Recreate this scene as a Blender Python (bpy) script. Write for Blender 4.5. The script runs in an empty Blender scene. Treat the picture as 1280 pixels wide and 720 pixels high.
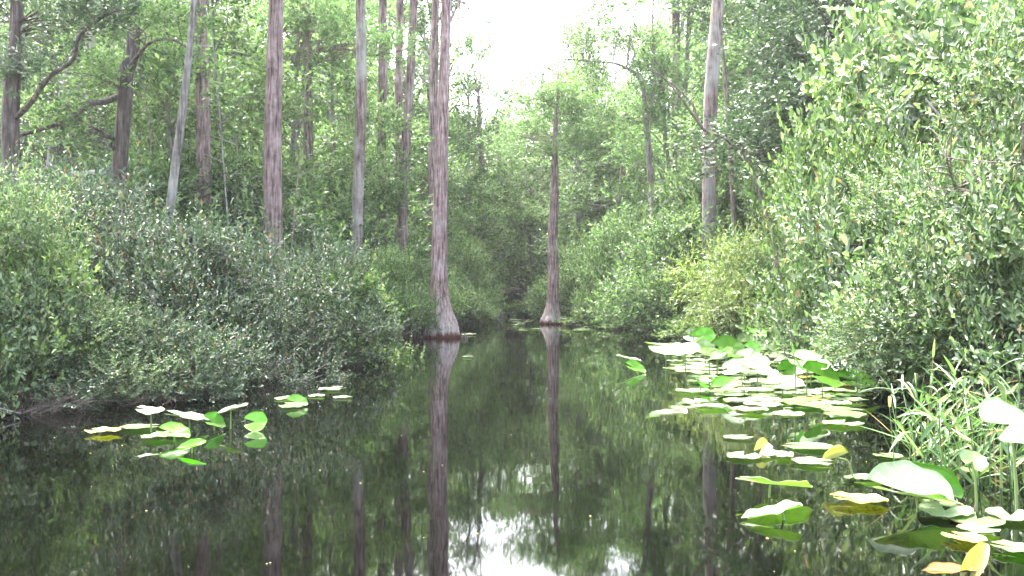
import bpy, math, random
import numpy as np

SC = bpy.context.scene
COL = SC.collection
PI = math.pi
F, HX, HY, CAMZ = 1100.0, 640.0, 370.0, 1.0
R = np.random.default_rng(11)


def P(px, py, Y):
    """world point seen at photo pixel (px, py) at distance Y"""
    return np.array([(px - HX) / F * Y, Y, CAMZ - (py - HY) / F * Y])


# ------------------------------------------------------------------ objects
def link(o, parent=None):
    COL.objects.link(o)
    if parent is not None:
        o.parent = parent
    return o


def tag(o, label, cat, group=None, kind=None):
    if kind:
        o['kind'] = kind
    if label:
        o['label'] = label
    if cat:
        o['category'] = cat
    if group:
        o['group'] = group
    return o


def empty(name, loc=(0, 0, 0), rz=0.0):
    o = bpy.data.objects.new(name, None)
    o.empty_display_size = 0.2
    o.location = loc
    o.rotation_euler = (0, 0, rz)
    return link(o)


def mesh_from(name, verts, loops, sizes, mat, smooth=False, mats=None, mat_idx=None):
    verts = np.asarray(verts, np.float32)
    loops = np.asarray(loops, np.int32)
    sizes = np.asarray(sizes, np.int32)
    me = bpy.data.meshes.new(name)
    me.vertices.add(len(verts))
    me.vertices.foreach_set('co', verts.ravel())
    me.loops.add(len(loops))
    me.loops.foreach_set('vertex_index', loops)
    me.polygons.add(len(sizes))
    starts = np.concatenate([[0], np.cumsum(sizes)[:-1]]).astype(np.int32)
    me.polygons.foreach_set('loop_start', starts)
    if smooth:
        me.polygons.foreach_set('use_smooth', np.ones(len(sizes), bool))
    me.materials.append(mat)
    me.update(calc_edges=True)
    return me


def mobj(name, me, parent=None, loc=(0, 0, 0)):
    o = bpy.data.objects.new(name, me)
    o.location = loc
    return link(o, parent)


class MB:
    def __init__(self):
        self.v, self.l, self.s, self.n = [], [], [], 0

    def add(self, v, quads):
        v = np.asarray(v, float).reshape(-1, 3)
        q = np.asarray(quads, int)
        self.v.append(v)
        self.l.append((q + self.n).ravel())
        self.s.append(np.full(len(q), q.shape[1]))
        self.n += len(v)

    def mesh(self, name, mat, smooth=True):
        return mesh_from(name, np.concatenate(self.v), np.concatenate(self.l), np.concatenate(self.s), mat, smooth)


def norm(a):
    return a / np.maximum(np.linalg.norm(a, axis=-1, keepdims=True), 1e-9)


def spline(pts, n):
    p = np.asarray(pts, float)
    if len(p) == 2:
        t = np.linspace(0, 1, n)[:, None]
        return p[0] * (1 - t) + p[1] * t
    e = np.vstack([2 * p[0] - p[1], p, 2 * p[-1] - p[-2]])
    out = []
    for u in np.linspace(0, len(p) - 1 - 1e-6, n):
        i = int(u)
        t = u - i
        a, b, c, d = e[i], e[i + 1], e[i + 2], e[i + 3]
        out.append(0.5 * (2 * b + (c - a) * t + (2 * a - 5 * b + 4 * c - d) * t * t + (3 * b - a - 3 * c + d) * t ** 3))
    return np.array(out)


def tube(mb, pts, rad, sides=6, flute=0.0, rough=0.0, seed=0, flare_flute=None, cap=True):
    pts = np.asarray(pts, float)
    n = len(pts)
    rad = np.asarray(rad, float) * np.ones(n)
    tan = norm(np.gradient(pts, axis=0))
    ref = np.array([0., 1., 0.]) if abs(tan[0][1]) < 0.9 else np.array([1., 0., 0.])
    side = norm(np.cross(tan, ref))
    up = np.cross(side, tan)
    th = np.linspace(0, 2 * PI, sides, endpoint=False)
    rr = rad[:, None] * np.ones(sides)
    if flute or rough:
        rg = np.random.default_rng(seed)
        z = np.arange(n)[:, None] / n
        f = np.zeros((n, sides))
        for k in range(3):
            m = rg.integers(4, 11)
            f += np.sin(m * th + rg.uniform(0, 6.28) + 2.0 * np.sin(3 * z + rg.uniform(0, 6))) / 3
        fl = flute if flare_flute is None else flare_flute[:, None]
        rr = rr * (1 + fl * f + rough * rg.normal(0, 1, (n, sides)))
    v = pts[:, None, :] + rr[..., None] * (np.cos(th)[None, :, None] * side[:, None, :] + np.sin(th)[None, :, None] * up[:, None, :])
    i, j = np.meshgrid(np.arange(n - 1), np.arange(sides), indexing='ij')
    a = i * sides + j
    b = i * sides + (j + 1) % sides
    q = np.stack([a, b, b + sides, a + sides], -1).reshape(-1, 4)
    mb.add(v.reshape(-1, 3), q)


# ------------------------------------------------------------------ materials
def nodes(name):
    m = bpy.data.materials.new(name)
    m.use_nodes = True
    nt = m.node_tree
    nt.nodes.clear()
    return m, nt, nt.nodes, nt.links


def ramp(N, stops):
    r = N.new('ShaderNodeValToRGB')
    el = r.color_ramp.elements
    while len(el) < len(stops):
        el.new(0.5)
    for e, (p, c) in zip(el, stops):
        e.position = p
        e.color = (c[0], c[1], c[2], 1)
    return r


def leaf_mat(name, stops, rough=0.38, trans=0.35, spec=0.5, tgain=1.5, vary=0.16):
    m, nt, N, L = nodes(name)
    out = N.new('ShaderNodeOutputMaterial')
    geo = N.new('ShaderNodeNewGeometry')
    oi = N.new('ShaderNodeObjectInfo')
    r = ramp(N, stops)
    L.new(geo.outputs['Random Per Island'], r.inputs[0])
    hsv = N.new('ShaderNodeHueSaturation')
    mr = N.new('ShaderNodeMapRange')
    mr.inputs[3].default_value = 1 - vary
    mr.inputs[4].default_value = 1 + vary
    L.new(oi.outputs['Random'], mr.inputs[0])
    L.new(mr.outputs[0], hsv.inputs['Value'])
    L.new(r.outputs[0], hsv.inputs['Color'])
    bs = N.new('ShaderNodeBsdfPrincipled')
    bs.inputs['Roughness'].default_value = rough
    bs.inputs['Specular IOR Level'].default_value = spec
    L.new(hsv.outputs[0], bs.inputs['Base Color'])
    tr = N.new('ShaderNodeBsdfTranslucent')
    g = N.new('ShaderNodeMix')
    g.data_type = 'RGBA'
    g.blend_type = 'MULTIPLY'
    g.inputs[0].default_value = 1
    L.new(hsv.outputs[0], g.inputs[6])
    g.inputs[7].default_value = (tgain * 1.05, tgain * 1.12, tgain * 0.72, 1)
    L.new(g.outputs[2], tr.inputs['Color'])
    mx = N.new('ShaderNodeMixShader')
    mx.inputs[0].default_value = trans
    L.new(bs.outputs[0], mx.inputs[1])
    L.new(tr.outputs[0], mx.inputs[2])
    L.new(mx.outputs[0], out.inputs['Surface'])
    return m


def bark_mat(name, dark, mid, light, scale=1.0, lichen=0.0, wet=False, bump=0.6):
    m, nt, N, L = nodes(name)
    out = N.new('ShaderNodeOutputMaterial')
    tc = N.new('ShaderNodeTexCoord')
    mp = N.new('ShaderNodeMapping')
    mp.inputs['Scale'].default_value = (9 * scale, 9 * scale, 0.9 * scale)
    L.new(tc.outputs['Object'], mp.inputs[0])
    n1 = N.new('ShaderNodeTexNoise')
    n1.inputs['Scale'].default_value = 2.2
    n1.inputs['Detail'].default_value = 6
    n1.inputs['Roughness'].default_value = 0.65
    L.new(mp.outputs[0], n1.inputs['Vector'])
    r = ramp(N, [(0.36, dark), (0.5, mid), (0.66, light)])
    L.new(n1.outputs['Fac'], r.inputs[0])
    n2 = N.new('ShaderNodeTexNoise')
    n2.inputs['Scale'].default_value = 1.3
    n2.inputs['Detail'].default_value = 4
    L.new(tc.outputs['Object'], n2.inputs['Vector'])
    col = r.outputs[0]
    n4 = N.new('ShaderNodeTexNoise')
    n4.inputs['Scale'].default_value = 3.1
    n4.inputs['Detail'].default_value = 7
    n4.inputs['Roughness'].default_value = 0.7
    L.new(tc.outputs['Object'], n4.inputs['Vector'])
    r4 = ramp(N, [(0.40, (0.52, 0.50, 0.48)), (0.62, (1.15, 1.15, 1.12))])
    L.new(n4.outputs['Fac'], r4.inputs[0])
    m4 = N.new('ShaderNodeMix')
    m4.data_type = 'RGBA'
    m4.blend_type = 'MULTIPLY'
    m4.inputs[0].default_value = .8
    L.new(col, m4.inputs[6])
    L.new(r4.outputs[0], m4.inputs[7])
    col = m4.outputs[2]
    mx = N.new('ShaderNodeMix')
    mx.data_type = 'RGBA'
    mx.blend_type = 'MIX'
    r2 = ramp(N, [(0.58 - 0.25 * lichen, (0, 0, 0)), (0.72 - 0.2 * lichen, (1, 1, 1))])
    L.new(n2.outputs['Fac'], r2.inputs[0])
    ml = N.new('ShaderNodeMath')
    ml.operation = 'MULTIPLY'
    ml.inputs[1].default_value = 0.25 + 0.6 * lichen
    L.new(r2.outputs[0], ml.inputs[0])
    L.new(ml.outputs[0], mx.inputs[0])
    L.new(col, mx.inputs[6])
    mx.inputs[7].default_value = (0.42, 0.43, 0.40, 1)
    col = mx.outputs[2]
    if wet:
        sx = N.new('ShaderNodeSeparateXYZ')
        L.new(tc.outputs['Object'], sx.inputs[0])
        ap = N.new('ShaderNodeMath')
        ap.operation = 'MULTIPLY_ADD'
        ap.inputs[1].default_value = -1.6
        L.new(n1.outputs['Fac'], ap.inputs[0])
        L.new(sx.outputs['Z'], ap.inputs[2])
        mp2 = N.new('ShaderNodeMapRange')
        mp2.inputs[1].default_value = -.75
        mp2.inputs[2].default_value = .25
        mp2.inputs[3].default_value = .5
        mp2.inputs[4].default_value = 0
        L.new(ap.outputs[0], mp2.inputs[0])
        mpl = N.new('ShaderNodeMix')
        mpl.data_type = 'RGBA'
        L.new(mp2.outputs[0], mpl.inputs[0])
        L.new(col, mpl.inputs[6])
        mpl.inputs[7].default_value = (0.50, 0.46, 0.43, 1)
        col = mpl.outputs[2]
        ad = N.new('ShaderNodeMath')
        ad.operation = 'MULTIPLY_ADD'
        ad.inputs[1].default_value = 0.28
        L.new(n1.outputs['Fac'], ad.inputs[0])
        L.new(sx.outputs['Z'], ad.inputs[2])
        mr = N.new('ShaderNodeMapRange')
        mr.inputs[1].default_value = 0.19
        mr.inputs[2].default_value = 0.30
        mr.inputs[3].default_value = 1
        mr.inputs[4].default_value = 0
        L.new(ad.outputs[0], mr.inputs[0])
        m2 = N.new('ShaderNodeMix')
        m2.data_type = 'RGBA'
        L.new(mr.outputs[0], m2.inputs[0])
        L.new(col, m2.inputs[6])
        m2.inputs[7].default_value = (0.075, 0.018, 0.014, 1)
        col = m2.outputs[2]
    bs = N.new('ShaderNodeBsdfPrincipled')
    bs.inputs['Roughness'].default_value = 0.85
    bs.inputs['Specular IOR Level'].default_value = 0.25
    L.new(col, bs.inputs['Base Color'])
    bp = N.new('ShaderNodeBump')
    bp.inputs['Strength'].default_value = bump
    bp.inputs['Distance'].default_value = 0.05
    L.new(n1.outputs['Fac'], bp.inputs['Height'])
    L.new(bp.outputs[0], bs.inputs['Normal'])
    L.new(bs.outputs[0], out.inputs['Surface'])
    return m


def ground_mat():
    m, nt, N, L = nodes('leaf_litter_soil')
    out = N.new('ShaderNodeOutputMaterial')
    tc = N.new('ShaderNodeTexCoord')
    n1 = N.new('ShaderNodeTexNoise')
    n1.inputs['Scale'].default_value = 14
    n1.inputs['Detail'].default_value = 8
    L.new(tc.outputs['Object'], n1.inputs['Vector'])
    n2 = N.new('ShaderNodeTexNoise')
    n2.inputs['Scale'].default_value = 0.7
    L.new(tc.outputs['Object'], n2.inputs['Vector'])
    r = ramp(N, [(0.3, (0.02, 0.013, 0.008)), (0.52, (0.075, 0.045, 0.028)), (0.7, (0.16, 0.10, 0.06))])
    L.new(n1.outputs['Fac'], r.inputs[0])
    mx = N.new('ShaderNodeMix')
    mx.data_type = 'RGBA'
    r2 = ramp(N, [(0.45, (0, 0, 0)), (0.6, (1, 1, 1))])
    L.new(n2.outputs['Fac'], r2.inputs[0])
    L.new(r2.outputs[0], mx.inputs[0])
    L.new(r.outputs[0], mx.inputs[6])
    mx.inputs[7].default_value = (0.045, 0.065, 0.022, 1)
    bs = N.new('ShaderNodeBsdfPrincipled')
    bs.inputs['Roughness'].default_value = 0.95
    L.new(mx.outputs[2], bs.inputs['Base Color'])
    bp = N.new('ShaderNodeBump')
    bp.inputs['Strength'].default_value = 0.8
    L.new(n1.outputs['Fac'], bp.inputs['Height'])
    L.new(bp.outputs[0], bs.inputs['Normal'])
    L.new(bs.outputs[0], out.inputs['Surface'])
    return m


def water_mat():
    m, nt, N, L = nodes('dark_tannin_water')
    out = N.new('ShaderNodeOutputMaterial')
    tc = N.new('ShaderNodeTexCoord')
    mp = N.new('ShaderNodeMapping')
    mp.inputs['Scale'].default_value = (1.0, 0.55, 1)
    L.new(tc.outputs['Object'], mp.inputs[0])
    n1 = N.new('ShaderNodeTexNoise')
    n1.inputs['Scale'].default_value = 2.2
    n1.inputs['Detail'].default_value = 2.5
    L.new(mp.outputs[0], n1.inputs['Vector'])
    bp = N.new('ShaderNodeBump')
    bp.inputs['Strength'].default_value = 0.035
    bp.inputs['Distance'].default_value = 0.05
    L.new(n1.outputs['Fac'], bp.inputs['Height'])
    bs = N.new('ShaderNodeBsdfPrincipled')
    bs.inputs['Base Color'].default_value = (0.0007, 0.0008, 0.0005, 1)
    bs.inputs['Roughness'].default_value = 0.03
    bs.inputs['IOR'].default_value = 1.39
    L.new(bp.outputs[0], bs.inputs['Normal'])
    L.new(bs.outputs[0], out.inputs['Surface'])
    return m


def pad_mat(name, c1, c2, vein=(0.2, 0.3, 0.1), rough=0.32, trans=0.25, spot=None, spec=0.5, rim=None, blot=False):
    m, nt, N, L = nodes(name)
    out = N.new('ShaderNodeOutputMaterial')
    tc = N.new('ShaderNodeTexCoord')
    oi = N.new('ShaderNodeObjectInfo')
    n1 = N.new('ShaderNodeTexNoise')
    n1.inputs['Scale'].default_value = 9
    n1.inputs['Detail'].default_value = 5
    L.new(tc.outputs['Object'], n1.inputs['Vector'])
    r = ramp(N, [(0.35, c1), (0.65, c2)])
    L.new(n1.outputs['Fac'], r.inputs[0])
    # radial veins
    sx = N.new('ShaderNodeSeparateXYZ')
    L.new(tc.outputs['Object'], sx.inputs[0])
    at = N.new('ShaderNodeMath')
    at.operation = 'ARCTAN2'
    L.new(sx.outputs['Y'], at.inputs[0])
    L.new(sx.outputs['X'], at.inputs[1])
    mu = N.new('ShaderNodeMath')
    mu.operation = 'MULTIPLY'
    mu.inputs[1].default_value = 22
    L.new(at.outputs[0], mu.inputs[0])
    si = N.new('ShaderNodeMath')
    si.operation = 'SINE'
    L.new(mu.outputs[0], si.inputs[0])
    r3 = ramp(N, [(0.86, (0, 0, 0)), (0.98, (0.45, 0.45, 0.45))])
    L.new(si.outputs[0], r3.inputs[0])
    mv = N.new('ShaderNodeMix')
    mv.data_type = 'RGBA'
    L.new(r3.outputs[0], mv.inputs[0])
    L.new(r.outputs[0], mv.inputs[6])
    mv.inputs[7].default_value = (*vein, 1)
    col = mv.outputs[2]
    if spot:
        n2 = N.new('ShaderNodeTexNoise')
        n2.inputs['Scale'].default_value = 5
        L.new(tc.outputs['Object'], n2.inputs['Vector'])
        r4 = ramp(N, [(0.5, (0, 0, 0)), (0.6, (1, 1, 1))])
        L.new(n2.outputs['Fac'], r4.inputs[0])
        ms = N.new('ShaderNodeMix')
        ms.data_type = 'RGBA'
        L.new(r4.outputs[0], ms.inputs[0])
        L.new(col, ms.inputs[6])
        ms.inputs[7].default_value = (*spot, 1)
        col = ms.outputs[2]
    if blot:
        n6 = N.new('ShaderNodeTexNoise')
        n6.inputs['Scale'].default_value = 4.5
        n6.inputs['Detail'].default_value = 4
        n6.noise_dimensions = '4D'
        L.new(tc.outputs['Object'], n6.inputs['Vector'])
        mw6 = N.new('ShaderNodeMath')
        mw6.operation = 'MULTIPLY'
        mw6.inputs[1].default_value = 91
        L.new(oi.outputs['Random'], mw6.inputs[0])
        L.new(mw6.outputs[0], n6.inputs['W'])
        r6 = ramp(N, [(0.63, (0, 0, 0)), (0.68, (.85, .85, .85))])
        L.new(n6.outputs['Fac'], r6.inputs[0])
        m6 = N.new('ShaderNodeMix')
        m6.data_type = 'RGBA'
        L.new(r6.outputs[0], m6.inputs[0])
        L.new(col, m6.inputs[6])
        m6.inputs[7].default_value = (.10, .06, .02, 1)
        col = m6.outputs[2]
    if rim:
        fl = N.new('ShaderNodeCombineXYZ')
        L.new(sx.outputs['X'], fl.inputs[0])
        L.new(sx.outputs['Y'], fl.inputs[1])
        ln = N.new('ShaderNodeVectorMath')
        ln.operation = 'LENGTH'
        L.new(fl.outputs[0], ln.inputs[0])
        n5 = N.new('ShaderNodeTexNoise')
        n5.inputs['Scale'].default_value = 1.6
        n5.noise_dimensions = '4D'
        L.new(tc.outputs['Object'], n5.inputs['Vector'])
        mw = N.new('ShaderNodeMath')
        mw.operation = 'MULTIPLY'
        mw.inputs[1].default_value = 40
        L.new(oi.outputs['Random'], mw.inputs[0])
        L.new(mw.outputs[0], n5.inputs['W'])
        ad = N.new('ShaderNodeMath')
        ad.operation = 'MULTIPLY_ADD'
        ad.inputs[1].default_value = 1.3
        L.new(n5.outputs['Fac'], ad.inputs[0])
        L.new(ln.outputs['Value'], ad.inputs[2])
        r5 = ramp(N, [(0.0, (0, 0, 0)), (1.0, (1, 1, 1))])
        mr5 = N.new('ShaderNodeMapRange')
        mr5.inputs[1].default_value = 1.74
        mr5.inputs[2].default_value = 1.86
        L.new(ad.outputs[0], mr5.inputs[0])
        m5 = N.new('ShaderNodeMix')
        m5.data_type = 'RGBA'
        L.new(mr5.outputs[0], m5.inputs[0])
        L.new(col, m5.inputs[6])
        m5.inputs[7].default_value = (*rim, 1)
        col = m5.outputs[2]
    hsv = N.new('ShaderNodeHueSaturation')
    mr = N.new('ShaderNodeMapRange')
    mr.inputs[3].default_value = 0.6
    mr.inputs[4].default_value = 1.25
    L.new(oi.outputs['Random'], mr.inputs[0])
    L.new(mr.outputs[0], hsv.inputs['Value'])
    L.new(col, hsv.inputs['Color'])
    bs = N.new('ShaderNodeBsdfPrincipled')
    bs.inputs['Roughness'].default_value = rough
    bs.inputs['Specular IOR Level'].default_value = spec
    L.new(hsv.outputs[0], bs.inputs['Base Color'])
    bp = N.new('ShaderNodeBump')
    bp.inputs['Strength'].default_value = 0.15
    L.new(n1.outputs['Fac'], bp.inputs['Height'])
    L.new(bp.outputs[0], bs.inputs['Normal'])
    tr = N.new('ShaderNodeBsdfTranslucent')
    g = N.new('ShaderNodeMix')
    g.data_type = 'RGBA'
    g.blend_type = 'MULTIPLY'
    g.inputs[0].default_value = 1
    L.new(hsv.outputs[0], g.inputs[6])
    g.inputs[7].default_value = (2.0, 2.6, 0.8, 1)
    L.new(g.outputs[2], tr.inputs['Color'])
    mx = N.new('ShaderNodeMixShader')
    mx.inputs[0].default_value = trans
    L.new(bs.outputs[0], mx.inputs[1])
    L.new(tr.outputs[0], mx.inputs[2])
    L.new(mx.outputs[0], out.inputs['Surface'])
    return m


G = {
    'dusky': leaf_mat('dusky_glossy_leaf', [(0, (0.016, 0.032, 0.015)), (0.45, (0.040, 0.072, 0.034)), (0.8, (0.085, 0.130, 0.070)), (0.95, (0.17, 0.21, 0.13)), (0.97, (0.16, 0.095, 0.06))], 0.38, 0.25, 0.6),
    'lime': leaf_mat('lime_leaf', [(0, (0.032, 0.070, 0.018)), (0.5, (0.085, 0.155, 0.044)), (0.85, (0.16, 0.24, 0.085)), (1, (0.30, 0.36, 0.17))], 0.38, 0.36, 0.55),
    'fresh': leaf_mat('fresh_oval_leaf', [(0, (0.022, 0.048, 0.018)), (0.5, (0.072, 0.125, 0.050)), (0.85, (0.14, 0.20, 0.098)), (0.975, (0.26, 0.31, 0.18)), (0.985, (0.22, 0.15, 0.07))], 0.37, 0.34, 0.6),
    'wood': leaf_mat('woodland_leaf', [(0, (0.024, 0.054, 0.020)), (0.5, (0.072, 0.130, 0.050)), (1, (0.16, 0.225, 0.105))], 0.45, 0.45, 0.4),
    'deep': leaf_mat('deep_green_leaf', [(0, (0.018, 0.040, 0.020)), (0.6, (0.040, 0.074, 0.038)), (1, (0.085, 0.125, 0.070))], 0.42, 0.3, 0.45),
    'feather': leaf_mat('feathery_needle', [(0, (0.06, 0.115, 0.048)), (0.5, (0.10, 0.180, 0.080)), (1, (0.18, 0.26, 0.120))], 0.5, 0.5, 0.3),
    'olive': leaf_mat('yellow_olive_leaf', [(0, (0.07, 0.105, 0.030)), (0.5, (0.125, 0.185, 0.058)), (1, (0.24, 0.28, 0.11))], 0.42, 0.42, 0.5),
    'grass': leaf_mat('sedge_blade', [(0, (0.04, 0.09, 0.022)), (0.6, (0.085, 0.165, 0.05)), (0.92, (0.22, 0.30, 0.13)), (0.96, (0.30, 0.22, 0.10))], 0.32, 0.3, 0.5),
}
B = {
    'red': bark_mat('red_fibrous_bark', (0.075, 0.048, 0.048), (0.25, 0.175, 0.175), (0.38, 0.30, 0.305)),
    'cypress': bark_mat('cypress_bark', (0.085, 0.05, 0.05), (0.29, 0.195, 0.195), (0.46, 0.36, 0.36), wet=True, lichen=0.15),
    'grey': bark_mat('grey_bark', (0.07, 0.065, 0.06), (0.17, 0.155, 0.145), (0.29, 0.27, 0.255), lichen=0.4),
    'lichen': bark_mat('lichen_pale_bark', (0.08, 0.055, 0.053), (0.21, 0.15, 0.145), (0.34, 0.27, 0.26), lichen=0.5),
    'dark': bark_mat('dark_bark', (0.03, 0.024, 0.023), (0.085, 0.066, 0.062), (0.17, 0.14, 0.13)),
    'twig': bark_mat('bare_twig', (0.10, 0.08, 0.065), (0.20, 0.16, 0.135), (0.36, 0.31, 0.27), scale=2),
}


# ------------------------------------------------------------------ foliage
def leaves_mesh(name, b, d, nrm, Lg, W, mat, hexa=True, fold=0.25, curl=0.12):
    """b base points, d leaf directions, nrm leaf normals, all (n,3)"""
    d = norm(d)
    s = norm(np.cross(d, nrm))
    up = np.cross(s, d)
    Lg = Lg[:, None]
    W = W[:, None]
    n = len(b)
    tip = b + d * Lg - up * Lg * curl
    if hexa:
        m1, m2 = b + d * Lg * .32 + up * W * fold, b + d * Lg * .68 + up * W * fold * .7 - up * Lg * curl * .35
        v = np.stack([b, m1 - s * W * .46, m2 - s * W * .40, tip, m2 + s * W * .40, m1 + s * W * .46], 1).reshape(-1, 3)
        k = np.arange(n)[:, None] * 6
        q = np.concatenate([k + np.array([[0, 3, 2, 1]]), k + np.array([[0, 5, 4, 3]])], 1).reshape(-1)
        return mesh_from(name, v, q, np.full(2 * n, 4), mat)
    m = b + d * Lg * .45 + up * W * fold
    v = np.stack([b, m - s * W * .5, tip, m + s * W * .5], 1).reshape(-1, 3)
    k = np.arange(n)[:, None] * 4
    q = (k + np.array([[0, 3, 2, 1]])).reshape(-1)
    return mesh_from(name, v, q, np.full(n, 4), mat)


def clump_noise(p, rng, freq):
    g = np.zeros(len(p))
    for k in range(6):
        kv = rng.normal(0, 1, 3)
        kv = kv / np.linalg.norm(kv) * freq * rng.uniform(.7, 1.5) * np.array([1, 1, 1.5])
        g += np.sin(p @ kv + rng.uniform(0, 6.28))
    return g / 2.45


def sprays(rng, blobs, n, inner=0.45, gap=-0.6, freq=2.2, zmin=0.05, under=.85):
    """points and outward directions spread through ellipsoids with gaps"""
    bl = np.asarray(blobs, float)
    w = (bl[:, 3] * bl[:, 4] * bl[:, 5]) ** (2 / 3)
    pts, dirs = [], []
    tot = 0
    for _ in range(12):
        k = rng.choice(len(bl), n * 2, p=w / w.sum())
        u = norm(rng.normal(0, 1, (n * 2, 3)))
        rr = inner + (1.08 - inner) * np.sqrt(rng.uniform(0, 1, n * 2))
        p = bl[k, :3] + u * bl[k, 3:6] * rr[:, None]
        ok = (p[:, 2] > zmin) & ((u[:, 2] > -.2) | (rng.uniform(0, 1, n * 2) > under))
        g = clump_noise(p, np.random.default_rng(int(bl.sum() * 1000) % 99991), freq)
        ok &= g > gap + rng.normal(0, .25, n * 2)
        # thin out what lies deep inside another ellipsoid
        pts.append(p[ok])
        dirs.append(u[ok])
        tot += ok.sum()
        if tot >= n:
            break
    return np.concatenate(pts)[:n], np.concatenate(dirs)[:n]


def foliage(name, rng, blobs, n, lps, leaf, width, mat, twig=0.3, hexa=True, up=0.35, droop=0.0, gap=-0.6,
            freq=2.2, inner=0.45, flat=0.6, zmin=0.05, narrow=False):
    p, o = sprays(rng, blobs, n, inner, gap, freq, zmin)
    n = len(p)
    td = norm(o * 0.8 + np.array([0, 0, up - droop]) + rng.normal(0, .45, (n, 3)))
    tl = twig * rng.uniform(.6, 1.3, n)
    t = (np.arange(lps) + .5) / lps
    t = t[None, :] + rng.uniform(-.3, .3, (n, lps)) / lps
    base = p[:, None, :] + td[:, None, :] * (t * tl[:, None])[..., None]
    base[..., 2] -= droop * 0.4 * (t ** 2) * tl[:, None]
    side = norm(np.cross(td, np.array([0, 0, 1.]) + rng.normal(0, .35, (n, 3))))
    alt = np.where(np.arange(lps) % 2 == 0, 1., -1.)[None, :, None]
    d = td[:, None, :] * (0.55 + .5 * t[..., None]) + side[:, None, :] * alt * .8 + rng.normal(0, .28, (n, lps, 3))
    d[..., 2] += .1 - droop * .5
    nr = norm(np.array([0, 0, 1.]) * flat + o[:, None, :] * .5 + rng.normal(0, .38, (n, lps, 3)))
    lg = leaf * rng.uniform(.6, 1.25, (n, lps))
    wd = width * lg / leaf * rng.uniform(.85, 1.15, (n, lps))
    return leaves_mesh(name, base.reshape(-1, 3), d.reshape(-1, 3), nr.reshape(-1, 3), lg.ravel(), wd.ravel(), mat, hexa)


def joined(a, b, mat):
    vs_, ls_, ss_, n = [], [], [], 0
    for me in (a, b):
        v = np.empty(len(me.vertices) * 3, np.float32)
        me.vertices.foreach_get('co', v)
        l = np.empty(len(me.loops), np.int32)
        me.loops.foreach_get('vertex_index', l)
        s = np.empty(len(me.polygons), np.int32)
        me.polygons.foreach_get('loop_total', s)
        vs_.append(v.reshape(-1, 3))
        ls_.append(l + n)
        ss_.append(s)
        n += len(me.vertices)
        bpy.data.meshes.remove(me)
    return mesh_from('foliage', np.concatenate(vs_), np.concatenate(ls_), np.concatenate(ss_), mat)


def stems_mesh(name, rng, blobs, base_r, n, r0, mat, sides=5, rootz=-0.15):
    mb = MB()
    bl = np.asarray(blobs, float)
    for k in range(n):
        q = bl[rng.integers(len(bl))]
        tgt = q[:3] + norm(rng.normal(0, 1, 3)) * q[3:6] * rng.uniform(.2, .95)
        tgt[2] = max(tgt[2], .15)
        a = rng.uniform(0, 6.28)
        rt = np.array([math.cos(a) * base_r * rng.uniform(0, 1), math.sin(a) * base_r * rng.uniform(0, 1), rootz])
        mid = rt * .5 + tgt * .5 + np.array([rng.normal(0, .12), rng.normal(0, .12), .15 * tgt[2]])
        pts = spline([rt, mid, tgt], 8)
        tube(mb, pts, np.linspace(r0 * rng.uniform(.6, 1.2), r0 * .25, 8), sides)
        # side twigs
        for _ in range(3):
            i = rng.integers(3, 7)
            e = pts[i] + norm(rng.normal(0, 1, 3) + np.array([0, 0, .3])) * rng.uniform(.25, .6)
            tube(mb, spline([pts[i], (pts[i] + e) / 2 + rng.normal(0, .05, 3), e], 5), np.linspace(r0 * .3, r0 * .12, 5), 4)
    return mb.mesh(name, mat)


def shrub_variant(seed, w, h, n, lps, leaf, width, mat, stem='dark', depth=None, hexa=True, nst=26, overhang=0.0, gap=-.55, twig=.3, freq=2.4, up=.35, flat=.6, droop=0, lump=1.0):
    rng = np.random.default_rng(seed)
    dp = depth or w * .8
    bl = []
    k = max(6, int(w * 5.2 / lump ** 2))
    for i in range(k):
        x = rng.uniform(-.5, .5) * w
        y = rng.uniform(-.5, .5) * dp
        e = 1 - (2 * abs(x) / w) ** 2 * .62 - (2 * abs(y) / dp) ** 2 * .28
        z = h * rng.uniform(.15, .85) * e
        r = rng.uniform(.2, .36) * min(h, w) * lump
        bl.append((x, y, z, r * 1.25, r * 1.15, r * rng.uniform(.28, .5)))
    fm = foliage('foliage', rng, bl, n, lps, leaf, width, mat, twig=twig, hexa=hexa, gap=gap, freq=freq, up=up, flat=flat, droop=droop, zmin=.1, inner=.55)
    sh = foliage('shoots', rng, bl, int(30 + 26 * w * h / lump), 15, leaf * 1.1, width, mat, twig=.30 + .09 * h, hexa=hexa, gap=-2, up=up + .35 - droop, flat=flat, droop=droop, inner=.97, zmin=h * .2)
    sm = stems_mesh('stems', rng, bl, w * .22, nst, .018 + .006 * h, B[stem])
    return joined(fm, sh, mat), sm


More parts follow.
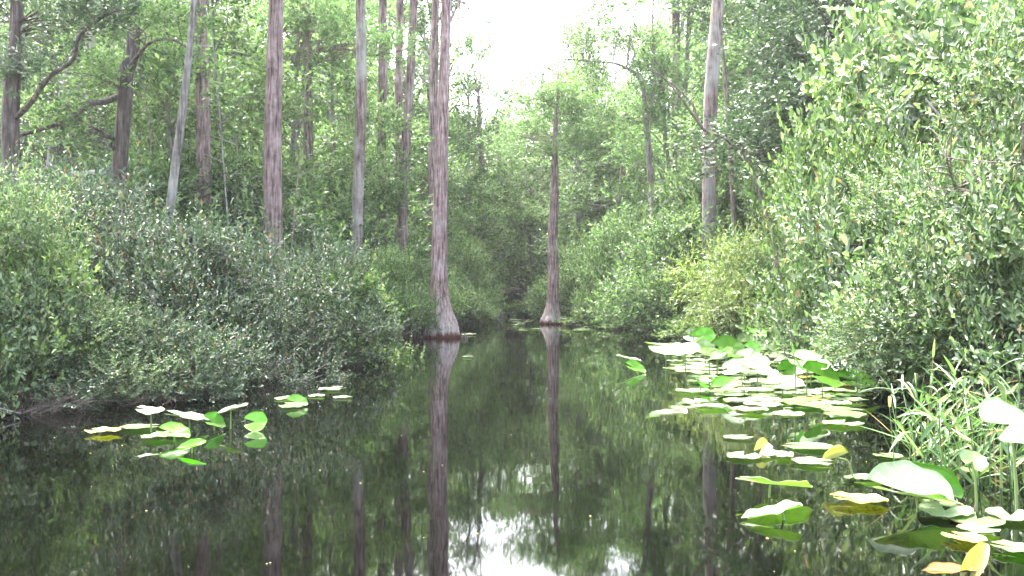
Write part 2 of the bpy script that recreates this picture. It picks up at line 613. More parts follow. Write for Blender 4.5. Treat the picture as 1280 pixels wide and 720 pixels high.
def tree_variant(seed, h, r, trunk_r, n, lps, leaf, width, mat, bark, crown_from=.3, layers=9, hexa=False, lean=.3, gap=-.45, twig=.45, flat=.6, up=.25, blob=.42, droop=0.0, shape='oval'):
    rng = np.random.default_rng(seed)
    lx, ly = rng.normal(0, lean, 2)
    tp = spline([(0, 0, -.3), (lx * .3 + rng.normal(0, .08), ly * .3, h * .35), (lx * .8, ly * .8, h * .7), (lx, ly, h * .97)], 22)
    mb = MB()
    tube(mb, tp, trunk_r * np.linspace(1.15, .22, 22), 9, .05, .015, seed)
    bl = []
    for i in range(layers):
        f = crown_from + (1 - crown_from) * (i + rng.uniform(0, .8)) / layers
        s = math.sin(PI * min(1, .15 + (f - crown_from) / (1 - crown_from) * .85)) if shape == 'oval' else 1.05 - (f - crown_from) / (1 - crown_from) * .8
        c = tp[min(21, int(f * 21))]
        for j in range(2):
            a = rng.uniform(0, 6.28)
            ro = r * s * rng.uniform(.35, .8)
            e = c + np.array([math.cos(a) * ro, math.sin(a) * ro, rng.uniform(-.1, .35) * r * .5])
            br = r * blob * rng.uniform(.7, 1.15) * (.55 + .45 * s)
            bl.append((*e, br, br, br * rng.uniform(.45, .75)))
            mid = (c + e) / 2 + np.array([0, 0, .12 * r])
            tube(mb, spline([c - np.array([0, 0, .15 * r]), mid, e], 7), np.linspace(trunk_r * .32, trunk_r * .07, 7), 5)
            for _ in range(2):
                e2 = e + rng.normal(0, .5, 3) * br
                tube(mb, spline([mid, (mid + e2) / 2 + rng.normal(0, .1, 3), e2], 5), np.linspace(trunk_r * .14, trunk_r * .04, 5), 4)
    tm = mb.mesh('trunk', B[bark])
    cm = foliage('crown', rng, bl, n, lps, leaf, width, mat, twig=twig, hexa=hexa, gap=gap, freq=1.6, up=up, flat=flat, droop=droop, inner=.25)
    return tm, cm, h


def place(name, parts, loc, rz=0, sc=1.0, label='', cat='', group=None):
    """one thing: an empty with its parts, which share mesh data between copies"""
    t = empty(name, tuple(float(c) for c in loc), rz)
    t.scale = (sc, sc, sc) if not hasattr(sc, '__len__') else sc
    tag(t, label, cat, group)
    for pn, me in parts:
        mobj(pn, me, t)
    return t


# ------------------------------------------------------------------ setting
LB = np.array([(-40, -7), (-10, -5.5), (3, -5.3), (7, -4.9), (9, -4.1), (13.7, -3.1), (18, -3.0), (24, -2.7), (31, -2.8), (45, -2.6), (60, -2.9), (72, -2.9), (90, -2)], float)
RB = np.array([(-40, 8), (-10, 6), (3, 4.9), (8, 5.2), (11, 5.4), (18, 6.2), (27, 5.6), (31, 4.2), (36, 2.6), (45, 1.0), (58, -.6), (66, -2.7), (90, -3)], float)


def bank_d(x, y):
    l = np.interp(y, LB[:, 0], LB[:, 1]) + .25 * np.sin(y * 1.3)
    r = np.interp(y, RB[:, 0], RB[:, 1]) + .25 * np.sin(y * 1.1 + 1)
    return np.maximum(l - x, x - r)


def ground_z(x, y):
    d = bank_d(np.asarray(x, float), np.asarray(y, float))
    t = np.clip((d + .9) / 1.6, 0, 1)
    z = -.7 + .92 * t * t * (3 - 2 * t)
    z = z + np.clip(d - .5, 0, 30) * .025
    return z + .06 * np.sin(x * 1.7 + y) * np.sin(y * 1.3) * np.clip(d, 0, 1)


def gz(x, y):
    return float(ground_z(x, y))


ax = np.sinh(np.linspace(-4.3, 4.3, 240)) * 16
ay = np.sinh(np.linspace(-4.0, 4.3, 260)) * 16 + 12
X, Yg = np.meshgrid(ax, ay, indexing='ij')
V = np.stack([X, Yg, ground_z(X, Yg)], -1).reshape(-1, 3)
i, j = np.meshgrid(np.arange(239), np.arange(259), indexing='ij')
q = np.stack([i * 260 + j, (i + 1) * 260 + j, (i + 1) * 260 + j + 1, i * 260 + j + 1], -1).reshape(-1, 4)
go = mobj('ground', mesh_from('ground', V, q.ravel(), np.full(len(q), 4), ground_mat(), True))
tag(go, None, None, None, 'structure')
wv = [(-60, -60, 0), (60, -60, 0), (60, 100, 0), (-60, 100, 0)]
wo = mobj('water', mesh_from('water', wv, [0, 1, 2, 3], [4], water_mat()))
tag(wo, None, None, None, 'structure')

# ------------------------------------------------------------------ featured trunks
crown_hi = [tree_variant(900 + k, 7, 2.4, .12, 900, 8, .16, .05, G['feather'], 'red', .1, 7, gap=-.3)[1] for k in range(2)]


def trunk_tree(name, path, Y, bark, label, base=None, Htop=None, flare=1.25, flute=.05, limbs=(), blobs=(), leafmat='feather',
               nspray=500, leaf=.14, lw=.04, cat='tree', sides=20, topcrown=True, Yend=None, group=None, droop=0.0):
    """path: (px, py, width px) from the base upward; base: world z where the trunk meets ground or water"""
    path = list(path)
    p0 = P(path[0][0], path[0][1], Y)
    pts, rad = [], []
    for px, py, w in path:
        pts.append(P(px, py, Y))
        rad.append(w / F * Y / 2)
    zb = gz(pts[0][0], Y) if base is None else base
    bx = pts[0][:2].copy()
    if pts[0][2] > zb + .3:
        s = (pts[1] - pts[0]) / max(pts[1][2] - pts[0][2], .1)
        b = pts[0] - s * (pts[0][2] - zb) * .5
        b[2] = zb
        bx = b[:2]
        pts = [np.array([b[0], b[1], zb - .35])] + pts
        rad = [rad[0] * flare] + rad
    else:
        pts = [np.array([pts[0][0], Y, zb - .6])] + pts
        rad = [rad[0] * 1.05] + rad
    if Htop:
        s = (pts[-1] - pts[-2]) / max(pts[-1][2] - pts[-2][2], .1)
        e = pts[-1] + s * (Htop - pts[-1][2])
        pts.append(e)
        rad.append(rad[-1] * .55)
    o = np.array([bx[0], Y, max(zb, 0.)])
    pts = np.array(pts) - o
    n = max(14, int(np.linalg.norm(pts[-1] - pts[0]) / (.1 if flare > 1.4 else .28)))
    sp = spline(pts, n)
    key = np.linspace(0, 1, len(pts))
    rr = np.interp(np.linspace(0, 1, n), key, rad)
    zrel = sp[:, 2]
    fl = flute * (1 + 4.0 * np.exp(-np.clip(zrel, 0, 9) / .45) * (flare > 1.4))
    mb = MB()
    seed = int(abs(bx[0] * 1000)) % 9999
    tube(mb, sp, rr, sides, flute, .012, seed, fl)
    t = empty(name, tuple(o))
    tag(t, label, cat, group)
    mobj('trunk', mb.mesh('trunk', B[bark]), t)
    if limbs:
        for lb in limbs:
            lm = MB()
            lp = np.array([P(a, b, Y + dy) for a, b, w, dy in lb]) - o
            m = 4 * len(lp)
            sl = spline(lp, m)
            lr = np.interp(np.linspace(0, 1, m), np.linspace(0, 1, len(lp)), [w / F * Y / 2 for _, _, w, _ in lb])
            tube(lm, sl, lr, 8, .06, .02, seed + 1)
            rg = np.random.default_rng(seed + 5)
            for _ in range(4):
                k = rg.integers(m // 3, m - 1)
                e = sl[k] + norm(rg.normal(0, 1, 3) + np.array([0, 0, .4])) * rg.uniform(.3, .9)
                tube(lm, spline([sl[k], (sl[k] + e) / 2 + rg.normal(0, .06, 3), e], 6), np.linspace(lr[k] * .5, .006, 6), 5)
            mobj('limb', lm.mesh('limb', B[bark]), t)
    if len(blobs):
        bl = []
        for px, py, rx, rz, dy in blobs:
            c = P(px, py, Y + dy) - o
            bl.append((*c, rx / F * Y, rx / F * Y * .9, rz / F * Y))
        rg = np.random.default_rng(seed + 9)
        mobj('crown', foliage('crown', rg, bl, nspray, 9, leaf, lw, G[leafmat], twig=.4, hexa=False, gap=-.5, freq=2.0, inner=.1, droop=droop), t)
        # fine twigs that carry it
        for b in bl:
            tm = MB()
            a = np.array(b[:3])
            src = sp[np.argmin(np.linalg.norm(sp - a, axis=1))]
            for _ in range(5):
                e = a + rg.normal(0, .45, 3) * np.array(b[3:6])
                tube(tm, spline([src, (src + e) / 2 + np.array([0, 0, .15]), e], 8), np.linspace(.016, .004, 8), 4)
            mobj('branch', tm.mesh('branch', B[bark]), t)
    elif topcrown and Htop:
        c = mobj('crown', crown_hi[seed % 2], t)
        c.location = tuple(sp[-1] - np.array([0, 0, 4.5]))
        c.rotation_euler = (0, 0, seed)
    return t


trunk_tree('cypress_tree', [(553, 421, 43), (553, 408, 39), (551, 394, 32), (549.5, 375, 24.5), (549, 340, 20.5), (550, 260, 17.5), (552, 180, 15.5), (556, 60, 12.5), (558, -20, 11.5)],
           21.2, 'cypress', 'tall red-barked cypress with a swollen base standing in the dark water', base=0, Htop=15, flare=2, flute=.05, sides=40,
           limbs=[[(556, 40, 5, 0), (565, 20, 4, .2), (578, -10, 3, .5)]])
trunk_tree('cypress_tree', [(689, 404, 27), (690, 394, 21), (691, 375, 14), (692, 340, 13), (691, 300, 12.5), (693, 250, 11.5), (694, 180, 7), (697, 120, 3.5), (699, 85, 1.5)],
           31.4, 'cypress', 'slimmer cypress with a flared foot among the far lily pads, foliage hiding its top', base=0, flare=2, flute=.05, sides=32,
           blobs=[(690, 165, 45, 16, 0), (645, 172, 48, 13, .4), (735, 150, 42, 20, .5), (690, 140, 34, 14, .8), (715, 185, 44, 14, -.3), (620, 180, 30, 9, .2), (700, 120, 25, 8, -.4), (660, 190, 30, 9, -.6), (728, 112, 34, 12, 1), (668, 130, 26, 9, 0), (712, 88, 20, 8, .3)],
           nspray=1500)
trunk_tree('cypress_tree', [(627, 391, 16), (627, 384, 9), (627, 370, 6.5), (626, 300, 6), (624, 190, 5), (622, 150, 3.5)],
           45, 'grey', 'thin grey cypress with a small flared foot at the far end of the channel', base=0, flare=2,
           blobs=[(620, 160, 30, 9, 0), (640, 168, 34, 8, 1), (600, 175, 26, 9, -1)], nspray=240)
trunk_tree('pine_tree', [(341, 300, 23.5), (341, 250, 22.5), (341, 160, 21.5), (343, 60, 19.5), (345, -20, 18)], 18.5, 'red',
           'stout straight reddish trunk, the thickest one left of the water, above the bank shrubs', Htop=15)
trunk_tree('pine_tree', [(385, 300, 13), (385, 260, 13), (385, 150, 12), (383, 60, 11), (382, -20, 10)], 25, 'red',
           'slim trunk right of the stout one carrying a crooked feathery bough', Htop=16,
           limbs=[[(384, 72, 5, 0), (396, 62, 6, -.6), (398, 50, 4, -.8)], [(396, 64, 3.5, -.6), (430, 60, 3, -.9), (462, 69, 2.2, -1.0), (515, 60, 1, -1.2)], [(384, 68, 4, 0), (350, 58, 3, -.6), (322, 50, 1.5, -1)]],
           blobs=[(400, 35, 36, 24, -.8), (440, 50, 36, 18, -1), (485, 62, 34, 15, -1.6), (345, 38, 30, 22, -.8), (525, 55, 20, 16, -.6), (420, 15, 30, 18, .5)], nspray=430)
trunk_tree('pine_tree', [(445, 375, 14), (446, 330, 14), (447, 250, 14), (451, 120, 14), (450, -20, 12)], 22.5, 'lichen',
           'lichen-whitened trunk rising between the shrubs and the paired red trunks', Htop=15)
trunk_tree('pine_tree', [(477, 300, 11.5), (477, 200, 11.5), (478, 60, 11), (478, -20, 10)], 27, 'red',
           'straight red trunk directly left of the forked-looking pair', Htop=16)
trunk_tree('pine_tree', [(503, 320, 13), (505, 220, 12.5), (511, 120, 11), (518, -20, 10)], 26, 'red',
           'dark-footed red trunk leaning slightly right, right one of a close pair', Htop=16)
trunk_tree('pine_tree', [(497, 320, 9), (497, 220, 9), (498, 110, 10), (500, -20, 9)], 28, 'red',
           'straight red trunk half hidden behind its leaning neighbour, left one of a close pair', Htop=16)
trunk_tree('pine_tree', [(540, 320, 11), (541, 180, 11), (543, 60, 10), (545, -20, 9)], 30, 'red',
           'thin trunk peeping out just left of the big water cypress', Htop=17)
trunk_tree('pine_tree', [(603, 382, 9), (603, 330, 8), (603, 250, 7.5), (601, 190, 6), (598, 120, 4)], 41, 'red',
           'short slender red trunk right of the big water cypress by the sky gap',
           blobs=[(596, 140, 22, 12, 0), (578, 170, 20, 12, 0), (604, 180, 20, 9, 0), (590, 70, 14, 20, 0), (604, 30, 18, 22, 0)], nspray=230)
trunk_tree('pine_tree', [(255, 290, 19), (254, 180, 18), (252, 100, 17), (247, -20, 17)], 19, 'red',
           'brown trunk standing left of the stout reddish one, veiled by leaves low down', Htop=14)
trunk_tree('oak_tree', [(148, 260, 18), (150, 190, 18), (156, 120, 18), (155, 95, 20), (165, 60, 16), (166, -20, 15)], 16.5, 'dark',
           'crooked dark tree with a long bare bough sweeping left towards the bank', Htop=12,
           limbs=[[(150, 118, 8, 0), (130, 127, 7.5, -.3), (108, 130, 7, -.6), (88, 148, 6, -1), (55, 160, 5, -1.3), (0, 175, 4, -1.6), (-30, 178, 3, -1.7)],
                  [(158, 90, 7, 0), (170, 70, 5, -.3), (188, 52, 3.5, -.5), (214, 49, 2.5, -.7), (238, 62, 1.5, -.9)]],
           blobs=[(100, 100, 42, 22, -.9), (40, 150, 40, 20, -1.2), (205, 40, 45, 24, -.6), (150, 60, 30, 24, .3), (120, 30, 40, 24, .2), (75, 180, 34, 16, -1)], leafmat='wood', nspray=420, leaf=.11, lw=.045)
trunk_tree('oak_tree', [(14, 245, 20), (12, 140, 20), (18, 60, 17), (20, -20, 15)], 14, 'dark',
           'dark trunk near the left edge with a curved limb arching over to its right', Htop=11,
           limbs=[[(16, 150, 6.5, 0), (38, 127, 6, -.3), (60, 96, 5.5, -.5), (90, 74, 5, -.6), (98, 45, 4.5, -.7), (130, 18, 3, -.8), (150, 12, 1.5, -.9)]],
           blobs=[(30, 90, 38, 28, -.3), (95, 30, 40, 26, -.6), (10, 30, 45, 30, .3), (55, 60, 26, 18, .4), (140, 10, 34, 20, -.7)], leafmat='deep', nspray=420, leaf=.1, lw=.042)
trunk_tree('pine_tree', [(108, 230, 13), (109, 120, 12), (112, 20, 11), (113, -20, 11)], 21, 'lichen',
           'pale grey upright trunk between the two dark crooked trees', Htop=14)
trunk_tree('pine_tree', [(66, 190, 13), (76, 130, 13), (93, 70, 12), (110, -20, 10)], 18, 'grey',
           'bluish grey trunk tilting right behind the arching dark limb', Htop=13)
trunk_tree('pine_tree', [(208, 310, 11), (216, 230, 11), (226, 150, 10), (236, 60, 8), (243, -20, 7)], 15.5, 'grey',
           'thin pale grey trunk tilting right, left of the brown trunk', Htop=11)
trunk_tree('pine_tree', [(886, 300, 17), (887, 215, 17), (889, 120, 17), (895, 40, 16), (900, -20, 15)], 22, 'lichen',
           'pale straight trunk rising alone out of the right bank thicket', Htop=14)
trunk_tree('pine_tree', [(918, 300, 6), (914, 200, 6), (907, 100, 5), (901, 30, 4), (899, -5, 3)], 21, 'twig',
           'thin tan pole of a tree leaning against the pale trunk', topcrown=False)
trunk_tree('pine_tree', [(846, 330, 14), (847, 220, 13), (846, 100, 11), (845, -20, 10)], 33, 'red',
           'faint red trunk left of the pale straight trunk on the right bank', Htop=16)
trunk_tree('oak_tree', [(815, 300, 8), (813, 220, 7.5), (808, 150, 6.5), (804, 108, 5.5), (793, 90, 4.5), (770, 79, 3.2), (740, 76, 2.4), (705, 73, 1.4)], 29, 'lichen',
           'grey tree whose top bends over left into the sky gap', topcrown=False,
           limbs=[[(808, 150, 5, 0), (820, 100, 4, .3), (816, 40, 3, .5), (818, -10, 2, .6)]],
           blobs=[(770, 110, 45, 22, 0), (800, 60, 38, 24, .4), (745, 90, 25, 10, .2), (815, 10, 32, 24, 0), (778, 20, 24, 12, .3), (830, 150, 34, 18, -.3), (760, 155, 26, 12, -.4), (745, 15, 22, 26, .2), (728, 55, 18, 12, -.2)], leafmat='wood', nspray=1000, leaf=.12, lw=.045)
trunk_tree('dead_tree', [(940, 212, 4.5), (925, 190, 4), (905, 172, 3.6), (878, 160, 3.4), (866, 130, 3), (845, 108, 2.6), (828, 96, 2), (815, 84, 1.4)], 18, 'twig',
           'bare dead stem arching left over the right bank thicket', topcrown=False, cat='dead tree', Htop=None,
           limbs=[[(900, 170, 3, 0), (885, 183, 2.5, -.2), (868, 188, 2, -.4)], [(878, 160, 3, 0), (850, 120, 2.5, -.4), (826, 92, 1.5, -.7)]])

# cypress knees beside the big cypress
for k, (px, dy, h, lb) in enumerate([(526, .2, .42, 'tallest dark cypress knee, close to the left foot of the big water cypress'), (516, .5, .3, 'squat dark cypress knee second left of the big water cypress'),
                                     (505, .1, .24, 'small dark cypress knee third left of the big water cypress'), (581, -.5, .10, 'tiny cypress knee just breaking the water right of the big cypress')]):
    Y = 21.2 + dy
    mb = MB()
    zz = np.linspace(-.4, h, 10)
    tube(mb, np.stack([.05 * np.sin(3 * zz + k), .03 * zz, zz], -1), np.array([.16, .15, .14, .12, .105, .09, .08, .07, .055, .02]) * (1 + .6 * h), 12, .12, .03, k)
    tag(mobj('cypress_knee', mb.mesh('cypress_knee', B['dark']), None, ((px - HX) / F * Y, Y, 0)), lb, 'cypress knee')

# thin bare saplings between the trunks
for k in range(26):
    lf = k < 16
    Y = R.uniform(16, 30)
    px = R.uniform(60, 540) if lf else R.uniform(770, 950)
    x = (px - HX) / F * Y
    if bank_d(x, Y) < .8:
        continue
    z = gz(x, Y)
    h = R.uniform(4, 9)
    dx, dy = R.normal(0, .16, 2) * h
    mb = MB()
    pts = spline([(0, 0, -.2), (dx * .3 + R.normal(0, .1), dy * .3, h * .35), (dx * .7, dy * .7 + R.normal(0, .12), h * .7), (dx, dy, h)], 16)
    r0 = R.uniform(.018, .04)
    tube(mb, pts, np.linspace(r0, r0 * .35, 16), 6)
    for _ in range(5):
        i = R.integers(5, 15)
        e = pts[i] + np.array([R.normal(0, .6), R.normal(0, .6), R.uniform(.1, .7)])
        tube(mb, spline([pts[i], (pts[i] + e) / 2 + R.normal(0, .06, 3), e], 6), np.linspace(r0 * .45, r0 * .15, 6), 4)
    tag(mobj('sapling', mb.mesh('sapling', B['twig'] if k % 3 else B['grey']), None, (x, Y, z)),
        'thin bare sapling stem among the trunks of the left wood' if lf else 'thin bare sapling stem among the bushes of the right bank', 'sapling',
        'bare saplings of the left wood' if lf else 'bare saplings of the right bank')

for k, (px, Y, h) in enumerate([(612, 49, 9), (636, 56, 10), (646, 60, 11), (664, 50, 9), (676, 57, 10), (588, 46, 9), (712, 42, 8), (656, 66, 12)]):
    x = (px - HX) / F * Y
    z = gz(x, Y)
    mb = MB()
    pts = spline([(0, 0, -.3), (R.normal(0, .15), 0, h * .4), (R.normal(0, .3), 0, h)], 14)
    tube(mb, pts, np.linspace(R.uniform(.09, .14), .04, 14), 8, .05, .02, k)
    tag(mobj('slender_trunk', mb.mesh('slender_trunk', B['lichen' if k % 2 else 'grey']), None, (x, Y, z)), 'slender pale bare trunk standing at the far end of the channel', 'tree', 'slender pale trunks at the channel end')

# fallen log on the left bank
mb = MB()
lp = spline([P(-30, 226, 15.5), P(60, 220, 15), P(135, 215, 14.6)], 20)
o = lp[10].copy()
tube(mb, lp - o, np.linspace(.075, .05, 20), 14, .06, .02, 3)
t = mobj('fallen_log', mb.mesh('fallen_log', B['grey']), None, tuple(o))
tag(t, 'pale fallen trunk leaning level through the undergrowth behind the left bank shrubs', 'log')

mb = MB()
lp = spline([P(628, 372, 46.5), P(645, 366, 46), P(668, 377, 46), P(690, 384, 45.5)], 16)
o = lp[8].copy()
tube(mb, lp - o, np.linspace(.36, .22, 16), 14, .06, .02, 4)
t = mobj('fallen_log', mb.mesh('fallen_log', B['dark']), None, tuple(o))
tag(t, 'dark fallen trunk lying at the channel end behind the thin grey cypress', 'log')

# ------------------------------------------------------------------ foliage variants
SV = {
    'dusky': [shrub_variant(20 + k, 2.6, 2.0, 2700, 12, .054, .028, G['dusky'], twig=.28, lump=.7, gap=-.12, freq=2.0, stem='grey', nst=44) for k in range(3)],
    'lime': [shrub_variant(30 + k, 2.0, 1.7, 1700, 11, .058, .031, G['lime'], twig=.26, lump=.7, gap=-.12, freq=2.0) for k in range(2)],
    'fresh': [shrub_variant(40 + k, 2.8, 2.8, 5200, 12, .050, .022, G['fresh'], twig=.26, lump=.62, gap=-.08, freq=1.7, stem='grey', nst=40) for k in range(3)],
    'broad': [shrub_variant(47 + k, 2.8, 2.8, 1900, 11, .095, .043, G['fresh'], twig=.38, lump=.75, gap=-.02, freq=1.5, stem='grey', nst=46) for k in range(2)],
    'tall_dusky': [shrub_variant(50 + k, 3.0, 3.6, 1700, 10, .09, .045, G['deep'], twig=.4, lump=.8) for k in range(2)],
    'mid': [shrub_variant(60 + k, 3.6, 3.0, 2100, 10, .10, .046, G['wood'], twig=.4, hexa=False, stem='grey', lump=.65, gap=-.2, freq=1.5) for k in range(3)],
    'olive': [shrub_variant(70, 3.0, 2.2, 1300, 10, .12, .03, G['olive'], twig=.5, hexa=False, stem='twig', droop=.4)],
    'low': [shrub_variant(80 + k, 1.2, .6, 330, 9, .09, .05, G['lime'], twig=.2, nst=12) for k in range(2)],
    'drift': [shrub_variant(85, 2.2, .8, 260, 8, .06, .03, G['dusky'], twig=.3, nst=70, stem='twig', gap=-.2)],
}


def extent(me):
    v = np.empty(len(me.vertices) * 3, np.float32)
    me.vertices.foreach_get('co', v)
    v = v.reshape(-1, 3)
    return (np.percentile(v[:, 0], 97) - np.percentile(v[:, 0], 3), np.percentile(v[:, 2], 98))


NAT = {k: [extent(f[0]) for f in v] for k, v in SV.items()}
TV = {
    'wood': [tree_variant(100 + k, 11, 2.5, .12, 1500, 9, .15, .062, G['wood'], 'grey', .18, 10) for k in range(4)],
    'feather': [tree_variant(110 + k, 15, 2.3, .17, 1300, 10, .17, .045, G['feather'], 'red', .28, 10, flat=1.2, blob=.5) for k in range(3)],
    'deep': [tree_variant(120 + k, 9, 2.4, .13, 1700, 9, .13, .06, G['deep'], 'dark', .1, 10) for k in range(2)],
    'small': [tree_variant(130 + k, 6, 1.9, .07, 1300, 9, .12, .052, G['wood'], 'grey', .1, 8) for k in range(3)],
    'pale': [tree_variant(140 + k, 8, 1.9, .08, 850, 9, .14, .05, G['feather'], 'grey', .1, 9, gap=-.2) for k in range(3)],
}
cnt = {}


def shrub(kind, px, Y, top, label, name='shrub', rz=None, wpx=None, group=None, cat='shrub', zb=None, size=None):
    vs = SV[kind]
    k = cnt.get(kind, 0)
    cnt[kind] = k + 1
    fm, sm = vs[k % len(vs)]
    x = (px - HX) / F * Y
    z = gz(x, Y) if zb is None else zb
    z = max(z, 0.0) - (.3 if (zb is None and Y < 15 and px < 600) else 0.0)
    nat = NAT[kind][k % len(vs)]
    ht = CAMZ - (top - HY) / F * Y - z
    sz = ht / (nat[1] * 1.0)
    sx = sz if wpx is None else wpx / F * Y / nat[0]
    r = R.uniform(0, 6.28) if rz is None else rz
    if wpx is not None and rz is None:
        r = R.choice([0, PI]) + R.uniform(-.3, .3)
    return place(name, [('foliage', fm), ('stems', sm)], (x, Y, z), r, (sx, (sx + sz) / 2, sz), label, cat, group)


def tree(kind, px, Y, top, label, name='tree', group=None, cat='tree', wid=1.0):
    vs = TV[kind]
    k = cnt.get('t' + kind, 0)
    cnt['t' + kind] = k + 1
    tm, cm, h = vs[k % len(vs)]
    x = (px - HX) / F * Y
    z = max(gz(x, Y), -.05)
    ht = CAMZ - (top - HY) / F * Y - z
    s = ht / h
    return place(name, [('trunk', tm), ('crown', cm)], (x, Y, z), R.uniform(0, 6.28), (s * wid, s * wid, s), label, cat, group)


# left bank, from the near left corner to the far cypress
shrub('lime', 20, 8.3, 290, 'bright yellow-green leafy shrub at the left edge of the near bank', wpx=200)
shrub('fresh', -80, 7.6, 235, 'light green shrub cut off by the left edge of the view', wpx=260)
shrub('fresh', 95, 8.6, 375, 'low light green shrub spilling over the water in front of the dusky thicket', wpx=200)
shrub('dusky', 60, 9.8, 268, 'grey-green glossy shrub behind the bright one at the left edge', wpx=300)
shrub('dusky', 165, 10.2, 262, 'largest dusky glossy shrub of the left bank, under the fallen log', wpx=300)
shrub('dusky', 190, 9.4, 375, 'low grey-green shrub hanging over the water left of the raised lily leaves', wpx=260)
shrub('dusky', 270, 11.4, 292, 'dusky white-glinting shrub in the middle of the left bank', wpx=270)
shrub('dusky', 300, 10.6, 395, 'low spreading dusky shrub with dead twigs at the waterline', wpx=220)
shrub('dusky', 345, 13.2, 312, 'dusky shrub at the foot of the stout reddish trunk', wpx=230)
shrub('lime', 395, 13.8, 345, 'light green shrub reaching out over the water near the bend', wpx=150)
shrub('dusky', 385, 13.0, 405, 'low dusky shrub reaching furthest out over the water on the left', wpx=165)
shrub('dusky', 402, 16.5, 328, 'dusky shrub hiding the foot of the lichen-whitened trunk', wpx=140)
shrub('mid', 486, 20.5, 318, 'rounded grey-green bush left of the big water cypress', wpx=95)
shrub('dusky', 440, 18.5, 380, 'low dark bush over shaded water beside the rounded bush', wpx=95)
shrub('deep' if 'deep' in SV else 'tall_dusky', 120, 13.2, 245, 'tall deep green shrub behind the left bank shrubs below the log', wpx=300)
shrub('tall_dusky', 10, 12.0, 245, 'tall deep green shrub under the dark trunk at the left edge', wpx=270)
shrub('tall_dusky', 290, 20.5, 250, 'tall deep green shrub between the brown and the stout trunk', wpx=240)
shrub('tall_dusky', 420, 25, 262, 'tall deep green shrub left of the lichen-whitened trunk', wpx=170)
shrub('mid', 205, 20.5, 205, 'leafy mid-green bush behind the thin tilted trunk', wpx=230)
shrub('drift', 398, 12.6, 418, 'tangle of brown dead twigs drooping to the water on the left bank', wpx=130, zb=0)
shrub('drift', 165, 8.3, 450, 'small tangle of dead twigs at the waterline under the yellow-green shrub', wpx=170, zb=0)
shrub('drift', 285, 10.2, 440, 'tangle of bare twigs at the waterline below the white-glinting shrub', wpx=150, zb=0)
shrub('drift', 40, 7.6, 470, 'tangle of bare twigs at the waterline in the left corner', wpx=170, zb=0)
shrub('mid', 520, 25, 330, 'bush right behind the big water cypress on its left side', wpx=90)
shrub('mid', 578, 33, 300, 'faded bush on the far left bank right of the big cypress', wpx=95)
shrub('mid', 555, 29, 345, 'low bush on the far left bank behind the big cypress foot', wpx=110)
shrub('dusky', 115, 11.6, 238, 'dusky shrub peeping between the two larger dusky ones below the log', wpx=230)
# right bank
shrub('fresh', 1265, 8.0, 165, 'huge light green shrub filling the right edge of the view', wpx=360, name='large_shrub')
shrub('fresh', 1345, 7.2, 20, 'light green shrub beyond the right edge, tallest of the near ones', wpx=400, name='large_shrub')
shrub('broad', 1235, 9.8, -30, 'tall light green shrub behind the huge one at upper right', wpx=360, name='large_shrub')
shrub('broad', 1150, 10.6, 120, 'broad pale-leaved shrub left of the huge right-hand one', wpx=260, name='large_shrub')
shrub('lime', 1150, 12.5, -20, 'bright yellow-green high shrub at top right beside the dark tree', wpx=210, name='large_shrub')
shrub('lime', 1130, 10.4, 190, 'yellow-green shrub in the middle of the right-hand leaf wall', wpx=150, name='large_shrub')
shrub('lime', 1062, 14.3, 155, 'pale glossy shrub bulging left over the lily pads', wpx=165, name='large_shrub')
shrub('dusky', 1125, 10.9, 300, 'dusky glossy shrub drooping to the water behind the raised lily leaves', wpx=220)
shrub('broad', 1225, 8.7, 330, 'dusky leafy shrub low at the right edge behind the sedge', wpx=260)
shrub('tall_dusky', 1200, 9.6, 250, 'deep green shrub between the huge one and the drooping dusky one', wpx=220)
shrub('dusky', 1058, 13.6, 335, 'dusky shrub under the pale glossy one above the pad field', wpx=105)
shrub('olive', 934, 18.2, 288, 'yellowish drooping shrub with bare twigs on the right bank', wpx=165)
shrub('mid', 965, 18, 320, 'small leafy bush right of the yellowish drooping shrub', wpx=90)
shrub('mid', 845, 23, 275, 'rounded mid-green bush on the right bank left of the yellowish shrub', wpx=190)
shrub('mid', 785, 28, 285, 'mid-green bush on the right bank nearest the slimmer cypress', wpx=115)
shrub('mid', 900, 25, 215, 'taller leafy bush behind the yellowish shrub', wpx=190)
shrub('mid', 980, 20, 215, 'leafy bush between the yellowish shrub and the pale glossy one', wpx=160)
shrub('mid', 735, 34, 305, 'leafy bush behind the slimmer cypress on its right', wpx=110)
shrub('mid', 665, 50, 325, 'small faded bush left of the slimmer cypress at the channel end', wpx=60)
shrub('mid', 640, 58, 320, 'far faded bush closing the channel behind the thin grey cypress', wpx=90)
shrub('mid', 590, 52, 320, 'far faded bush at the left side of the channel end', wpx=70)
shrub('mid', 625, 53, 285, 'tall leafy bush in the middle of the channel end', wpx=75)
shrub('mid', 668, 50, 275, 'tall leafy bush at the channel end seen left of the slimmer cypress', wpx=70)
shrub('lime', 640, 50, 335, 'pale yellow-green bush at the channel end right of the thin grey cypress', wpx=75)  # this bush and the next: lighter leaf colour stands in for glow
shrub('lime', 600, 49, 325, 'pale yellow-green bush at the channel end left of the thin grey cypress', wpx=65)
shrub('mid', 655, 62, 335, 'far pale bush closing the channel end', wpx=80)
